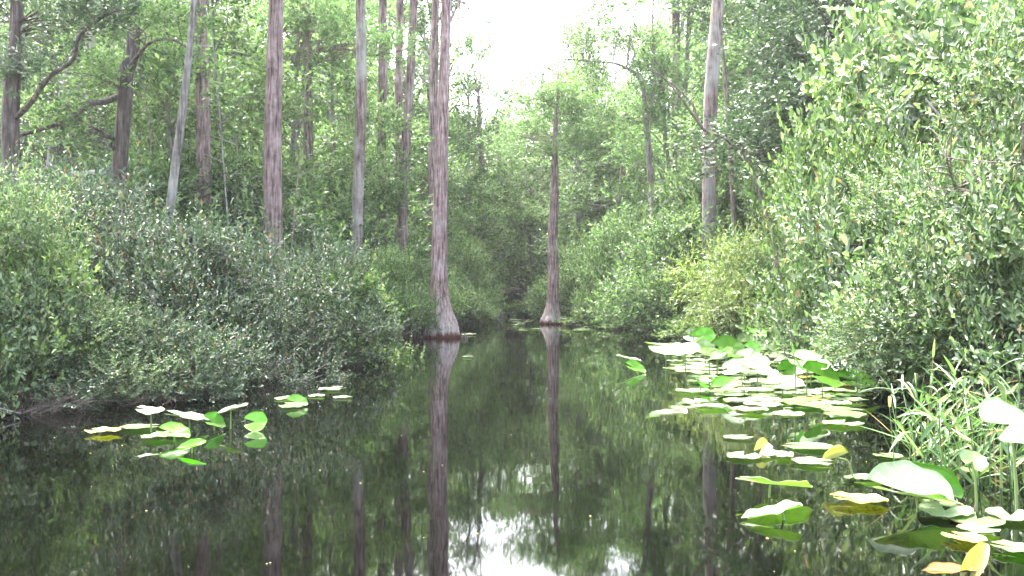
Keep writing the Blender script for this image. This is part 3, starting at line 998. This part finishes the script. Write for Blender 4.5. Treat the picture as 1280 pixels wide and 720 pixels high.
for px, Y, tp, wp, lb in [(835, 21, 398, 60, 'bright low waterside plant at the left end of the row below the yellowish shrub'), (868, 19.5, 400, 60, 'bright low waterside plant below the rounded mid-green bush'),
                          (905, 18.5, 400, 65, 'bright low waterside plant below the yellowish shrub'), (945, 17.5, 402, 70, 'bright low waterside plant below the bare brown twigs'),
                          (975, 16.0, 403, 70, 'bright low waterside plant left of the pale glossy shrub'), (1010, 14.5, 405, 75, 'bright low waterside plant right under the pale glossy shrub'),
                          (600, 46, 378, 45, 'low bright bank plant at the left corner of the channel end'), (640, 47, 376, 45, 'low bright bank plant in the middle of the channel end'), (676, 43, 378, 45, 'low bright bank plant at the right corner of the channel end'),  # three pale plants added to lighten the dark channel end
                          (750, 29.5, 388, 60, 'low bright plant right of the slimmer cypress foot'), (655, 42, 380, 50, 'low bright plant left of the slimmer cypress foot'),
                          (800, 26, 398, 60, 'low bright plant at the waterline below the nearest mid-green bush'), (715, 33, 388, 45, 'low bright plant close to the slimmer cypress foot')]:
    shrub('low', px, Y, tp, lb, name='waterside_plant', wpx=wp, cat='plant', zb=0.0)

# named trees behind
tree('deep', 1065, 17.5, -60, 'dark grey-green tree at upper right between the pale trunk and the bright shrub', wid=1.25)
tree('deep', 1035, 23.5, -90, 'dark tree left of the dark grey-green one, behind the pale glossy shrub', wid=.9)
tree('deep', 1075, 19, -120, 'dark tree behind the bright high shrub at top right', wid=1.1)
tree('deep', 1180, 15, -150, 'dark tree towering behind the right edge shrubs', wid=1.0)
tree('small', 945, 24.5, 60, 'light leafy tree left of the dark grey-green tree', wid=.9)
tree('small', 290, 21, -30, 'leafy light green tree between the brown and the stout trunk')
tree('small', 215, 19, 20, 'leafy light green tree left of the brown trunk')
tree('small', 425, 27, 70, 'leafy tree between the stout and the lichen-whitened trunks')
tree('small', 520, 31, 150, 'leafy tree behind the close pair of red trunks')
tree('deep', 60, 19, 20, 'dark leafy tree behind the fallen log', wid=1.0)
tree('small', 560, 36, 170, 'small leafy tree right behind the big water cypress')
tree('pale', 760, 34, 120, 'pale leafy tree right of the slimmer cypress')
tree('pale', 850, 30, 60, 'pale airy tree behind the faint red trunk')
for px, Y, tp, wd, lb in [(718, 41, 118, 1.2, 'leafy hazy tree right behind the upper part of the slimmer cypress'), (748, 46, 40, 1.0, 'tall slender hazy tree at the right rim of the sky gap'), (588, 43, 110, .8, 'slender hazy tree at the left rim of the sky gap'), (672, 63, 140, 1.5, 'spreading hazy tree behind the slimmer cypress crown'), (635, 72, 150, 1.3, 'hazy tree rising highest in the middle of the sky gap'), (575, 40, 150, 1.1, 'leafy tree between the big cypress and the short slender red trunk'), (625, 64, 172, 1.3, 'dense tree in front of the sky gap left of the slimmer cypress'), (668, 48, 165, 1.2, 'dense tree directly behind the slimmer cypress on its left'), (600, 66, 178, 1.3, 'dense hazy tree at the left end of the sky gap'), (648, 66, 185, 1.4, 'dense hazy tree in the middle of the sky gap'), (585, 50, 205, 1.2, 'hazy tree left of the short slender red trunk at the edge of the sky gap'),
                          (612, 72, 225, 1.3, 'hazy rounded tree behind the short slender red trunk'), (640, 78, 205, 1.4, 'hazy tree in the middle below the sky gap'),
                          (668, 69, 200, 1.3, 'hazy tree between the thin grey and the slimmer cypress'), (705, 56, 180, 1.3, 'hazy tree behind the slimmer cypress on its right side'),
                          (740, 52, 170, 1.2, 'hazy tree at the right end of the sky gap'), (625, 85, 190, 1.5, 'farthest pale tree seen through the sky gap, left one'), (685, 88, 195, 1.5, 'farthest pale tree seen through the sky gap, right one')]:
    tree('pale' if wd > 1.35 else 'small', px, Y, tp, lb, 'woodland_tree', wid=wd)
tree('pale', 720, 44, 190, 'small hazy tree right behind the slimmer cypress')

# the wood behind: rows of single trees, described by where they stand
ZONES = [(-400, 300, 'tree in the dense shaded wood behind the far left trunks', 'trees of the wood behind the far left trunks'),
         (300, 600, 'tall tree in the wood behind the straight red trunks', 'trees of the wood behind the red trunks'),
         (600, 745, 'small hazy tree far off below the bright sky gap', 'hazy trees below the sky gap'),
         (745, 960, 'airy pale tree in the wood behind the right bank trunks', 'trees of the wood behind the right bank trunks'),
         (960, 1700, 'tree in the wood behind the right bank shrubs', 'trees of the wood behind the right bank shrubs')]
KIND = {0: ['wood', 'feather', 'deep', 'wood'], 1: ['feather', 'wood', 'wood'], 2: ['pale', 'small', 'pale'], 3: ['pale', 'feather', 'wood'], 4: ['wood', 'feather', 'deep']}
for Y, step in ((26, 150), (33, 95), (42, 75), (54, 62), (70, 52)):
    px = -260 + R.uniform(0, step)
    while px < 1560:
        x = (px - HX) / F * Y
        yy = Y + R.uniform(-3, 3)
        x = (px - HX) / F * yy
        if bank_d(x, yy) > 1.2 and not (Y < 30 and 380 < px < 560) and not (Y < 60 and 596 < px < 700):
            zi = next(k for k, z in enumerate(ZONES) if z[0] <= px < z[1])
            if 585 < px < 745:
                top = R.uniform(185, 260)
            elif 560 < px < 800:
                top = R.uniform(60, 160)
            elif px < 300:
                top = R.uniform(-130, 70)
            elif px > 960:
                top = R.uniform(-220, -40)
            else:
                top = R.uniform(-130, 60)
            kd = KIND[zi][R.integers(len(KIND[zi]))]
            ht = CAMZ - (top - HY) / F * yy
            if ht < 7 and kd in ('wood', 'feather', 'deep'):
                kd = 'small' if kd != 'feather' else 'pale'
            tree(kd, px, yy, top, ZONES[zi][2], 'woodland_tree', ZONES[zi][3])
        px += step * R.uniform(.7, 1.3)

# understorey bushes between the trunks
for k in range(46):
    Y = R.uniform(19, 48)
    px = R.uniform(-100, 1250)
    x = (px - HX) / F * Y
    if bank_d(x, Y) < 1.5 or (560 < px < 740 and Y < 36) or 590 < px < 700:
        continue
    left = px < 640
    shrub('mid' if (R.random() < .7 or px > 640) else 'tall_dusky', px, Y, 370 - F * R.uniform(1.6, 3.2) / Y,
          'leafy understorey bush between the trunks of the left wood' if left else 'leafy understorey bush in the wood of the right bank',
          'bush', group='understorey bushes of the left wood' if left else 'understorey bushes of the right wood', cat='bush')

# ------------------------------------------------------------------ bare twigs hanging in the right shrubs
def dead_branch(px, py, Y, spread, seed, label):
    rg = np.random.default_rng(seed)
    mb = MB()
    o = P(px, py, Y)
    x0 = np.array([0., 0, 0])
    for k in range(7):
        e = np.array([rg.uniform(-.2, 1.0) * spread, rg.uniform(-.4, .1), rg.uniform(.0, 1.0) * spread])
        m = e * .5 + rg.normal(0, .12, 3) * spread
        pts = spline([x0, m, e], 10)
        tube(mb, pts, np.linspace(.011, .003, 10), 5)
        for _ in range(4):
            i = rg.integers(2, 9)
            f = pts[i] + rg.normal(0, .28, 3) * spread
            tube(mb, spline([pts[i], (pts[i] + f) / 2 + rg.normal(0, .04, 3), f], 5), np.linspace(.006, .002, 5), 4)
    t = mobj('dead_branch', mb.mesh('dead_branch', B['twig']), None, tuple(o))
    tag(t, label, 'branch')


dead_branch(1195, 235, 6.5, .7, 5, 'bare pale forked branch caught in the huge right-hand shrub')
dead_branch(965, 345, 14.5, .9, 6, 'bare brown twigs sticking out under the pale glossy shrub')
dead_branch(805, 375, 22, 1.2, 7, 'thin bare branch curving up in front of the rounded mid-green bush')

# ------------------------------------------------------------------ lily pads
PM = {
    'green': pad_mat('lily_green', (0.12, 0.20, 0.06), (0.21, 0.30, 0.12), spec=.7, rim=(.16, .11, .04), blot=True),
    'pale': pad_mat('lily_pale_sheen', (0.24, 0.31, 0.16), (0.36, 0.42, 0.27), (0.5, 0.55, 0.42), rough=.3, spec=.8, rim=(.20, .16, .06), blot=True),  # pad green lifted towards white: sky sheen painted into the base colour
    'lime': pad_mat('lily_lime', (0.12, 0.26, 0.03), (0.18, 0.34, 0.05), trans=.5),
    'yellow': pad_mat('lily_yellow', (0.36, 0.31, 0.07), (0.46, 0.42, 0.14), (0.5, 0.48, 0.2), spot=(0.20, 0.12, 0.04)),
    'orange': pad_mat('lily_orange', (0.45, 0.17, 0.03), (0.52, 0.30, 0.06), (0.5, 0.3, 0.1), spot=(0.16, 0.06, 0.02)),
    'straw': pad_mat('lily_straw', (0.42, 0.38, 0.14), (0.55, 0.50, 0.24), (0.5, 0.5, 0.2), spot=(0.30, 0.22, 0.09)),
    'stem': leaf_mat('lily_stem', [(0, (0.14, 0.20, 0.06)), (1, (0.20, 0.27, 0.09))], .4, .1),
}
PN = 36


def pad_shape(seed, cup=0.0, wave=.02, fold=0.0, asp=1.12, notch=.34):
    """unit-radius heart-shaped leaf: rings of points round the stalk point, a notch towards -x"""
    rg = np.random.default_rng(seed)
    a = np.linspace(-PI + notch, PI - notch, PN)
    ph = rg.uniform(0, 6.28, 3)
    rr = 1 + .03 * np.sin(3 * a + ph[0]) + .02 * np.sin(7 * a + ph[1])
    rings = [0.0, .3, .6, .85, 1.0]
    v = []
    for q_ in rings:
        lob = 1 + .12 * (np.abs(a) / PI) ** 4
        x = asp * q_ * rr * np.cos(a) * lob
        y = q_ * rr * np.sin(a)
        z = cup * q_ ** 2 + wave * q_ ** 2 * (np.sin(4 * a + ph[2]) + .6 * np.sin(9 * a + ph[0])) + fold * np.abs(y) ** 1.3
        v.append(np.stack([x, y, z], -1))
    v = np.array(v)
    v[0] = v[0].mean(0)
    n = len(rings)
    i, j = np.meshgrid(np.arange(n - 1), np.arange(PN - 1), indexing='ij')
    q_ = np.stack([i * PN + j, i * PN + j + 1, (i + 1) * PN + j + 1, (i + 1) * PN + j], -1).reshape(-1, 4)
    # underside: same sheet a little lower, closed by a rim
    up_ = v.reshape(-1, 3)
    dn = up_.copy()
    dn[:, 2] -= .02
    m = len(up_)
    rim = [((n - 1) * PN + k, (n - 1) * PN + k + 1, (n - 1) * PN + k + 1 + m, (n - 1) * PN + k + m) for k in range(PN - 1)]
    quads = np.concatenate([q_[:, ::1], q_[:, ::-1] + m, np.array(rim)[:, ::-1]])
    return np.concatenate([up_, dn]), quads


def pad_mesh(seed, mat, **k):
    v, q_ = pad_shape(seed, **k)
    mb = MB()
    mb.add(v, q_)
    return mb.mesh('lily_pad', mat)


FLAT = {m: [pad_mesh(s, PM[m], wave=.015 + .012 * s, cup=.03 * s) for s in range(3)] for m in ('green', 'pale', 'yellow')}
pn = [0]


def pad(px, py, wpx, mat, label, group=None, rz=None, name='lily_pad', cat='lily pad', z=.012, tilt=0):
    Y = CAMZ * F / (py - HY)
    x = (px - HX) / F * Y
    r = wpx / F * Y / 2
    k = pn[0]
    pn[0] += 1
    o = mobj(name, FLAT[mat][k % 3], None, (x, Y, z + .0012 * (k % 9) + (.02 * r)))
    o.scale = (r / 1.05, r / 1.05, r)
    o.rotation_euler = (R.uniform(-.03, .03) + tilt, R.uniform(-.03, .03), R.uniform(0, 6.28) if rz is None else rz)
    return tag(o, label, cat, group)


def leaf_up(px, py, wpx, base_py, mat, label, rot, seed=1, stem_px=None, name='lily_leaf', group=None, cat='lily leaf', fold=.25, cup=.05, asp=1.25, wave=.05, scale_y=1.0):
    """a raised leaf: blade centred at (px, py), stalk rising from the water at base_py"""
    Y = CAMZ * F / (base_py - HY)
    c = P(px, py, Y)
    r = wpx / F * Y / 2
    bx = ((stem_px if stem_px is not None else px) - HX) / F * Y
    t = empty(name, (bx, Y, 0))
    tag(t, label, cat, group)
    v, q_ = pad_shape(seed, cup=cup, wave=wave, fold=fold, asp=asp)
    mb = MB()
    mb.add(v * np.array([r, r * scale_y, r]), q_)
    b = mobj('blade', mb.mesh('blade', PM[mat]), t, (c[0] - bx, 0, c[2]))
    b.rotation_euler = rot
    sm = MB()
    e = np.array([c[0] - bx, 0, c[2]])
    tube(sm, spline([(0, 0, -.3), (e[0] * .3, .01, e[2] * .5), e], 10), np.linspace(.0075, .005, 10) * (1 + .0 * r), 8)
    mobj('stalk', sm.mesh('stalk', PM['stem']), t)
    return t


# floating pads one by one (photo pixel centre, width)
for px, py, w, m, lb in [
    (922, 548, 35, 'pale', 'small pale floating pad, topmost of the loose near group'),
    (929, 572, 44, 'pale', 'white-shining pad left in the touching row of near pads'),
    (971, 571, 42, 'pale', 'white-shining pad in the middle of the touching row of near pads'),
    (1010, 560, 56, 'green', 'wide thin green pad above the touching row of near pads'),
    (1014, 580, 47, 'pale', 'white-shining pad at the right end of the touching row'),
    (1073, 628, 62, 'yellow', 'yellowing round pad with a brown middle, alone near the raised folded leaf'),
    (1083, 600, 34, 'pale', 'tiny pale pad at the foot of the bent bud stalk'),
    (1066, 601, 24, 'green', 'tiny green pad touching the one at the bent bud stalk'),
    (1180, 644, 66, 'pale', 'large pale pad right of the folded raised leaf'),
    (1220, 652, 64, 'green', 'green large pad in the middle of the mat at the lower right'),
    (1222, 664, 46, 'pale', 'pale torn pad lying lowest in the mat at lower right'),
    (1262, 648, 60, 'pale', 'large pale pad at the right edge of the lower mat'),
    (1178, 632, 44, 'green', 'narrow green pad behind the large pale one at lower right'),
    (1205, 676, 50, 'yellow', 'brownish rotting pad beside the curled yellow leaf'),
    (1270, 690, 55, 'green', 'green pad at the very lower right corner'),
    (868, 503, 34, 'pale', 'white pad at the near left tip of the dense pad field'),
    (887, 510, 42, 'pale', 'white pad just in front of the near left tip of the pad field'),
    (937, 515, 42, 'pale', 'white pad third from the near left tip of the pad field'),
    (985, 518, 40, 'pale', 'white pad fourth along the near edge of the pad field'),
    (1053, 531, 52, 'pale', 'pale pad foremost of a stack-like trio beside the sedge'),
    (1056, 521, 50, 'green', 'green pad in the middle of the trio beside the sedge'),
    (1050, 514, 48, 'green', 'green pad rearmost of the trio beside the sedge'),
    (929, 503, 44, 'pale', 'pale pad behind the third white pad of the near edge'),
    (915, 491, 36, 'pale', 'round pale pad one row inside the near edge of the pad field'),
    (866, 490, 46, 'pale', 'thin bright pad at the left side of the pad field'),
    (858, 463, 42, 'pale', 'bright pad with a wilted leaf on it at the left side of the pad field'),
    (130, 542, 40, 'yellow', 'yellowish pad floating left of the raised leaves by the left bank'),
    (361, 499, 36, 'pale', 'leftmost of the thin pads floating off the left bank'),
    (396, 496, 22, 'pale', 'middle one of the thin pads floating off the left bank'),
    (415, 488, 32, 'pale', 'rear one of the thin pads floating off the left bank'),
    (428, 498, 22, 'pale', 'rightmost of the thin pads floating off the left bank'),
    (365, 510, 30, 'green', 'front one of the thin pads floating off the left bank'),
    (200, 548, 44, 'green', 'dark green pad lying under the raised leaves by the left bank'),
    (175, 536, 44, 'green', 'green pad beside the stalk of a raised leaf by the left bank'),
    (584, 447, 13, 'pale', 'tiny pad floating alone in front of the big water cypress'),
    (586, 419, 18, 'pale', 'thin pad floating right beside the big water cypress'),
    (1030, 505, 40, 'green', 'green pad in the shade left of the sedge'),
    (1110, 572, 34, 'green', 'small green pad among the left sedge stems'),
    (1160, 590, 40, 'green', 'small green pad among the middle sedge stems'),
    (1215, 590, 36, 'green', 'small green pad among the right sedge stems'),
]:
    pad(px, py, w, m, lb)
# the dense field and the far fringe
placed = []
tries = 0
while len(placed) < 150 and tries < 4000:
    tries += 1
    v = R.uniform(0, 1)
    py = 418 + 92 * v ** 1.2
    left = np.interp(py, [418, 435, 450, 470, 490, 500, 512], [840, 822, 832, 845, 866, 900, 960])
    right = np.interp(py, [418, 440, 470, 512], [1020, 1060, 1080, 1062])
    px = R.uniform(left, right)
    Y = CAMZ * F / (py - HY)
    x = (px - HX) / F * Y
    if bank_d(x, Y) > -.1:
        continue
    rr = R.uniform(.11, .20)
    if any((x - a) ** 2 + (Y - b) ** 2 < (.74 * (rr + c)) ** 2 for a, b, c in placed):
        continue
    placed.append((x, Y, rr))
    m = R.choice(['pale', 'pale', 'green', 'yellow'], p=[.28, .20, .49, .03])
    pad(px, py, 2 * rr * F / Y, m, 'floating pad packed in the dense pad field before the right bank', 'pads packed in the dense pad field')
far = []
for k in range(46):
    py = R.uniform(398, 413)
    px = R.uniform(640, 768)
    if 672 < px < 706 and py > 404:
        continue
    Y = CAMZ * F / (py - HY)
    if bank_d((px - HX) / F * Y, Y) > .3:
        continue
    pad(px, py, R.uniform(8, 15), R.choice(['pale', 'green']), 'distant floating pad around the foot of the slimmer cypress', 'distant pads around the slimmer cypress')

# raised leaves, singled out
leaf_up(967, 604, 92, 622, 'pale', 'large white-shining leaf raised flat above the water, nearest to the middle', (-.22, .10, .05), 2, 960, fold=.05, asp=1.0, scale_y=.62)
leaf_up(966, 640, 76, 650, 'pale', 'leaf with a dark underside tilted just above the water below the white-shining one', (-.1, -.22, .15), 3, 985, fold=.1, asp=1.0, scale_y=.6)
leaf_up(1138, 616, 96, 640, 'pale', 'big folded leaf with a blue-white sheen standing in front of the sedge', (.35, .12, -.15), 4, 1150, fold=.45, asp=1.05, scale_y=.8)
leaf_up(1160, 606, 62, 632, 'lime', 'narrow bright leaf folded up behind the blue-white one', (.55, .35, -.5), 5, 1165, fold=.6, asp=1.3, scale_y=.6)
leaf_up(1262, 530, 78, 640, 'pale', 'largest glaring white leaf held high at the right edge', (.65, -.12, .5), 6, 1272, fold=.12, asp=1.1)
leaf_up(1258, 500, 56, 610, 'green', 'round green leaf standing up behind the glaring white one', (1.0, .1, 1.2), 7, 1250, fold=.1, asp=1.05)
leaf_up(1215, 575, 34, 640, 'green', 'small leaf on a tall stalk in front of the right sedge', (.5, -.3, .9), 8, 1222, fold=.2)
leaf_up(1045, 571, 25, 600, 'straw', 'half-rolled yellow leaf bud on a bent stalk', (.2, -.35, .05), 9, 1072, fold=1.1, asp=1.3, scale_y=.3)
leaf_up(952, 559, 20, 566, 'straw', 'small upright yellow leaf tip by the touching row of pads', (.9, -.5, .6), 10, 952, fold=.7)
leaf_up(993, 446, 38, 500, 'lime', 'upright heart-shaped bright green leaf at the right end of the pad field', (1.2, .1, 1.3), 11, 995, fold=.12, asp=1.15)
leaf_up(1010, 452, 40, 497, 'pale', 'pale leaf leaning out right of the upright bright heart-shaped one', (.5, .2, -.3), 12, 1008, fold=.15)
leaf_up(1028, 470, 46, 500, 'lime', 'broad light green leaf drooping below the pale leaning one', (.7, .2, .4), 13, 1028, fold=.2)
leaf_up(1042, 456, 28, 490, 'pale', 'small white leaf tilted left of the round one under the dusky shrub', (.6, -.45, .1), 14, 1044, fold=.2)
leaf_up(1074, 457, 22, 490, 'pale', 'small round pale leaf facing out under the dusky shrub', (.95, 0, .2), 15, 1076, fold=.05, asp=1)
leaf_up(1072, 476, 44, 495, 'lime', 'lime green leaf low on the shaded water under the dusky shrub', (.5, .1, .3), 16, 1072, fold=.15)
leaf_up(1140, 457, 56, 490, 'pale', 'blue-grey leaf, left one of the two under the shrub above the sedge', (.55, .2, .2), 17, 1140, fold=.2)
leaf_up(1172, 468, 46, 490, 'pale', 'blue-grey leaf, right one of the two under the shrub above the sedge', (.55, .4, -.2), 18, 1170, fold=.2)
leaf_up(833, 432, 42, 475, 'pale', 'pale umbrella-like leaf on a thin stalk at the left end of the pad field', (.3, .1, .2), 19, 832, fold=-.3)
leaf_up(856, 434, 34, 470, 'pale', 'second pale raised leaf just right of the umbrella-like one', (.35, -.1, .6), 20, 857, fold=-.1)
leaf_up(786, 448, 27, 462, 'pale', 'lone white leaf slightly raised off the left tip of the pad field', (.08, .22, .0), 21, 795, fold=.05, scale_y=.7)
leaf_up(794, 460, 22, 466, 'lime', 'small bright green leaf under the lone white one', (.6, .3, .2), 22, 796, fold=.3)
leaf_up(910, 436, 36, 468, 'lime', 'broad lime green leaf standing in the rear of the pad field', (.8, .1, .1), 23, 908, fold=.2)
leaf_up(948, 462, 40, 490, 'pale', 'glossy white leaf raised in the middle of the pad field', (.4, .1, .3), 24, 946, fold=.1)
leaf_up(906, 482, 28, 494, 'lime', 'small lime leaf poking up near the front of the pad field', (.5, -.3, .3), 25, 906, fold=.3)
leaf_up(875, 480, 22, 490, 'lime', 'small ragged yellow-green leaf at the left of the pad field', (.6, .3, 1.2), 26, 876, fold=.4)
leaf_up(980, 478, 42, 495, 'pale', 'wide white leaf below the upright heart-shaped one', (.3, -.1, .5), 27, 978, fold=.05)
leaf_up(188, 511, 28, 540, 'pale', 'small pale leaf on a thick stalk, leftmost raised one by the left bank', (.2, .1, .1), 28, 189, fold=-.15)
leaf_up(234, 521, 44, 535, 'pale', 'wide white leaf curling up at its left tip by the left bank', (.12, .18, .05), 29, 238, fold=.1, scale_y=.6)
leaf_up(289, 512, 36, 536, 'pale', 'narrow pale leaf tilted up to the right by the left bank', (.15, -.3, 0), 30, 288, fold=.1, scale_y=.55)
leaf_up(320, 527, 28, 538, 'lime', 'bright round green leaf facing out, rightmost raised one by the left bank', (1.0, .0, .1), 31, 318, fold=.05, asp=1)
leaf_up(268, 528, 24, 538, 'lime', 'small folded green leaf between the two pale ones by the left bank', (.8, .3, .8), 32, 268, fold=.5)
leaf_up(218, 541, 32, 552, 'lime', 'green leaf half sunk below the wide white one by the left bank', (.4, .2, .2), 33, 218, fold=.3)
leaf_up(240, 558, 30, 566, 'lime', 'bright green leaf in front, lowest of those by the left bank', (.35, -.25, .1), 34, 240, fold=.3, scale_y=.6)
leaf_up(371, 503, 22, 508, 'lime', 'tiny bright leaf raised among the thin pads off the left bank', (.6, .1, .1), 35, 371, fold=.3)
for k in range(46):
    px, py = R.uniform(850, 1050), R.uniform(414, 462)
    leaf_up(px, py, R.uniform(18, 30), py + R.uniform(18, 30), R.choice(['pale', 'lime', 'green']), 'lily leaf standing among the rearmost pads of the dense field', (R.uniform(.3, 1.1), R.uniform(-.3, .3), R.uniform(-1, 1)), 40 + k, fold=R.uniform(0, .35), group='leaves standing in the rear of the pad field')

# curled dying leaf in the lower right corner
t = empty('dying_leaf', tuple(P(1195, 706, 3.14) * np.array([1, 1, 0])))
tag(t, 'curled yellow and orange dying leaf in the lower right corner', 'lily leaf')
v, q_ = pad_shape(60, cup=0, wave=.05, fold=.2, asp=1.3)
mb = MB()
mb.add(v * np.array([.085, .045, .08]), q_)
o = mobj('flat_half', mb.mesh('flat_half', PM['orange']), t, (-.015, 0, .02))
o.rotation_euler = (.05, 0, .1)
v, q_ = pad_shape(61, cup=.1, wave=.06, fold=.9, asp=1.5)
mb = MB()
mb.add(v * np.array([.055, .034, .045]), q_)
o = mobj('curled_half', mb.mesh('curled_half', PM['straw']), t, (.06, 0, .05))
o.rotation_euler = (.9, -1.0, .2)


rg = np.random.default_rng(77)
vv, qq = [], []
for k in range(130):
    Y = rg.uniform(2.6, 20) if rg.random() < .7 else rg.uniform(3, 9)
    x = rg.uniform(-.58, .5) * Y
    if bank_d(x, Y) > -.2:
        continue
    r = rg.uniform(.002, .007)
    a = rg.uniform(0, 6.28)
    n0 = len(vv)
    for i in range(5):
        th = a + i * 1.257
        vv.append((x + r * math.cos(th) * rg.uniform(.6, 1.4), Y + r * math.sin(th) * rg.uniform(.6, 1.4), .003))
    qq.append([n0, n0 + 1, n0 + 2, n0 + 3, n0 + 4])
dm = mesh_from('floating_flecks', vv, np.array(qq).ravel(), [5] * len(qq), PM['straw'])
tag(mobj('floating_debris', dm), None, None, None, 'stuff')

# ------------------------------------------------------------------ sedge
def blade(mb, rg, b, d, ln, w, sag):
    """one tapering grass blade from b along d, bending over by sag"""
    t = np.linspace(0, 1, 8)[:, None]
    pts = b + d * ln * t + np.array([0, 0, -1.]) * sag * ln * t ** 2.2
    tn = norm(np.gradient(pts, axis=0))
    s_ = norm(np.cross(tn, np.array([0, 0, 1.]) + rg.normal(0, .35, 3)))
    ww = w * np.array([.5, .9, 1, .95, .8, .6, .35, .04])[:, None]
    up_ = np.cross(s_, tn) * w * .4
    vv = np.stack([pts - s_ * ww, pts - up_ * (ww / w), pts + s_ * ww], 1).reshape(-1, 3)
    q1 = [(3 * i, 3 * i + 1, 3 * i + 4, 3 * i + 3) for i in range(7)] + [(3 * i + 1, 3 * i + 2, 3 * i + 5, 3 * i + 4) for i in range(7)]
    mb.add(vv, q1)


def sedge(px, base_py, nb, h, spread, label, seed):
    Y = CAMZ * F / (base_py - HY)
    x = (px - HX) / F * Y
    rg = np.random.default_rng(seed)
    mb = MB()
    for k in range(nb):
        a = rg.uniform(0, 6.28)
        b = np.array([rg.normal(0, spread * .6), rg.normal(0, spread * .5), -.15])
        hh = h * rg.uniform(.45, 1.1)
        lean = np.array([math.cos(a), math.sin(a), 0]) * rg.uniform(.0, .45)
        e = b + lean * hh + np.array([0, 0, hh + .15])
        cu = spline([b, (b + e) / 2 - lean * .06, e], 8)
        tube(mb, cu, np.linspace(.0045, .002, 8), 5)
        for i in range(2, 8):
            if rg.random() < .22:
                continue
            t2 = rg.uniform(0, 6.28)
            d = norm(np.array([math.cos(t2), math.sin(t2), rg.uniform(.25, 1.5)]))
            blade(mb, rg, cu[i], d, rg.uniform(.14, .36), rg.uniform(.005, .011), rg.uniform(.0, .6))
    t = mobj('sedge_clump', mb.mesh('sedge_clump', G['grass']), None, (x, Y, 0))
    tag(t, label, 'sedge')


sedge(1150, 590, 9, 0.47, .10, 'sparse sedge clump left in the green stand, blades bending left', 1)
sedge(1195, 598, 13, 0.53, .20, 'thick sedge clump in the middle of the green stand', 2)
sedge(1255, 612, 10, 0.47, .18, 'sedge clump under the glaring white leaf', 3)
sedge(1225, 570, 12, 0.53, .22, 'sedge clump behind the middle of the stand', 4)
sedge(1140, 552, 8, 0.47, .16, 'sedge clump behind the left side of the stand, near the trio of pads', 5)
sedge(1270, 560, 12, 0.52, .22, 'sedge clump rearmost at the right edge', 6)
sedge(1185, 540, 9, 0.52, .2, 'small sedge clump rearmost in the middle of the stand', 7)

# ------------------------------------------------------------------ haze, light, camera
HAZE = 0.0006
if HAZE:
    m, nt, N, L = nodes('river_haze')
    out = N.new('ShaderNodeOutputMaterial')
    pv = N.new('ShaderNodeVolumePrincipled')
    pv.inputs['Color'].default_value = (.95, .96, .97, 1)
    pv.inputs['Density'].default_value = HAZE
    pv.inputs['Anisotropy'].default_value = 0.3
    L.new(pv.outputs[0], out.inputs['Volume'])
    x0, x1, y0, y1, z0, z1 = -1300, 1300, -900, 1300, -3, 24
    vv = [(x0, y0, z0), (x1, y0, z0), (x1, y1, z0), (x0, y1, z0), (x0, y0, z1), (x1, y0, z1), (x1, y1, z1), (x0, y1, z1)]
    qq = [0, 3, 2, 1, 4, 5, 6, 7, 0, 1, 5, 4, 1, 2, 6, 5, 2, 3, 7, 6, 3, 0, 4, 7]
    hz = mobj('haze', mesh_from('haze', vv, qq, [4] * 6, m))
    tag(hz, None, None, None, 'stuff')

SUN_EL, SUN_AZ = math.radians(58), math.radians(-25)   # ahead of the camera, to the left
w = bpy.data.worlds.new('World')
SC.world = w
w.use_nodes = True
nt = w.node_tree
bg = nt.nodes['Background']
sk = nt.nodes.new('ShaderNodeTexSky')
sk.sky_type = 'NISHITA'
sk.sun_disc = False
sk.sun_elevation = SUN_EL
sk.sun_rotation = SUN_AZ
sk.dust_density = 6
sk.air_density = 1.0
sk.ozone_density = 1
hs = nt.nodes.new('ShaderNodeHueSaturation')
hs.inputs['Saturation'].default_value = .6
nt.links.new(sk.outputs[0], hs.inputs['Color'])
nt.links.new(hs.outputs[0], bg.inputs['Color'])
bg.inputs['Strength'].default_value = 0.15
sl = bpy.data.lights.new('sun', 'SUN')
sl.energy = 1.5
sl.angle = math.radians(25)
sl.color = (1, .985, .96)
so = bpy.data.objects.new('sun', sl)
# sun direction: from azimuth SUN_AZ (0 = +Y), elevation SUN_EL
so.rotation_euler = (math.radians(90) - SUN_EL, 0, PI - SUN_AZ)
link(so)

cam = bpy.data.cameras.new('camera')
cam.sensor_width = 36
cam.lens = 36 * F / 1280
cam.clip_end = 3000
cam.clip_start = .05
co = bpy.data.objects.new('camera', cam)
co.location = (0, 0, CAMZ)
co.rotation_euler = (math.radians(90) + math.atan((HY - 360) / F), 0, 0)
link(co)
SC.camera = co

SC.render.engine = 'CYCLES'
cy = SC.cycles
cy.max_bounces = 6
cy.diffuse_bounces = 2
cy.glossy_bounces = 3
cy.transmission_bounces = 2
cy.volume_bounces = 1
cy.transparent_max_bounces = 4
cy.use_denoising = True
cy.sample_clamp_indirect = 6
cy.caustics_reflective = False
cy.caustics_refractive = False
vs = SC.view_settings
vs.view_transform = 'Standard'
vs.look = 'None'
vs.gamma = 1
vs.use_curve_mapping = False
vs.exposure = 3.6
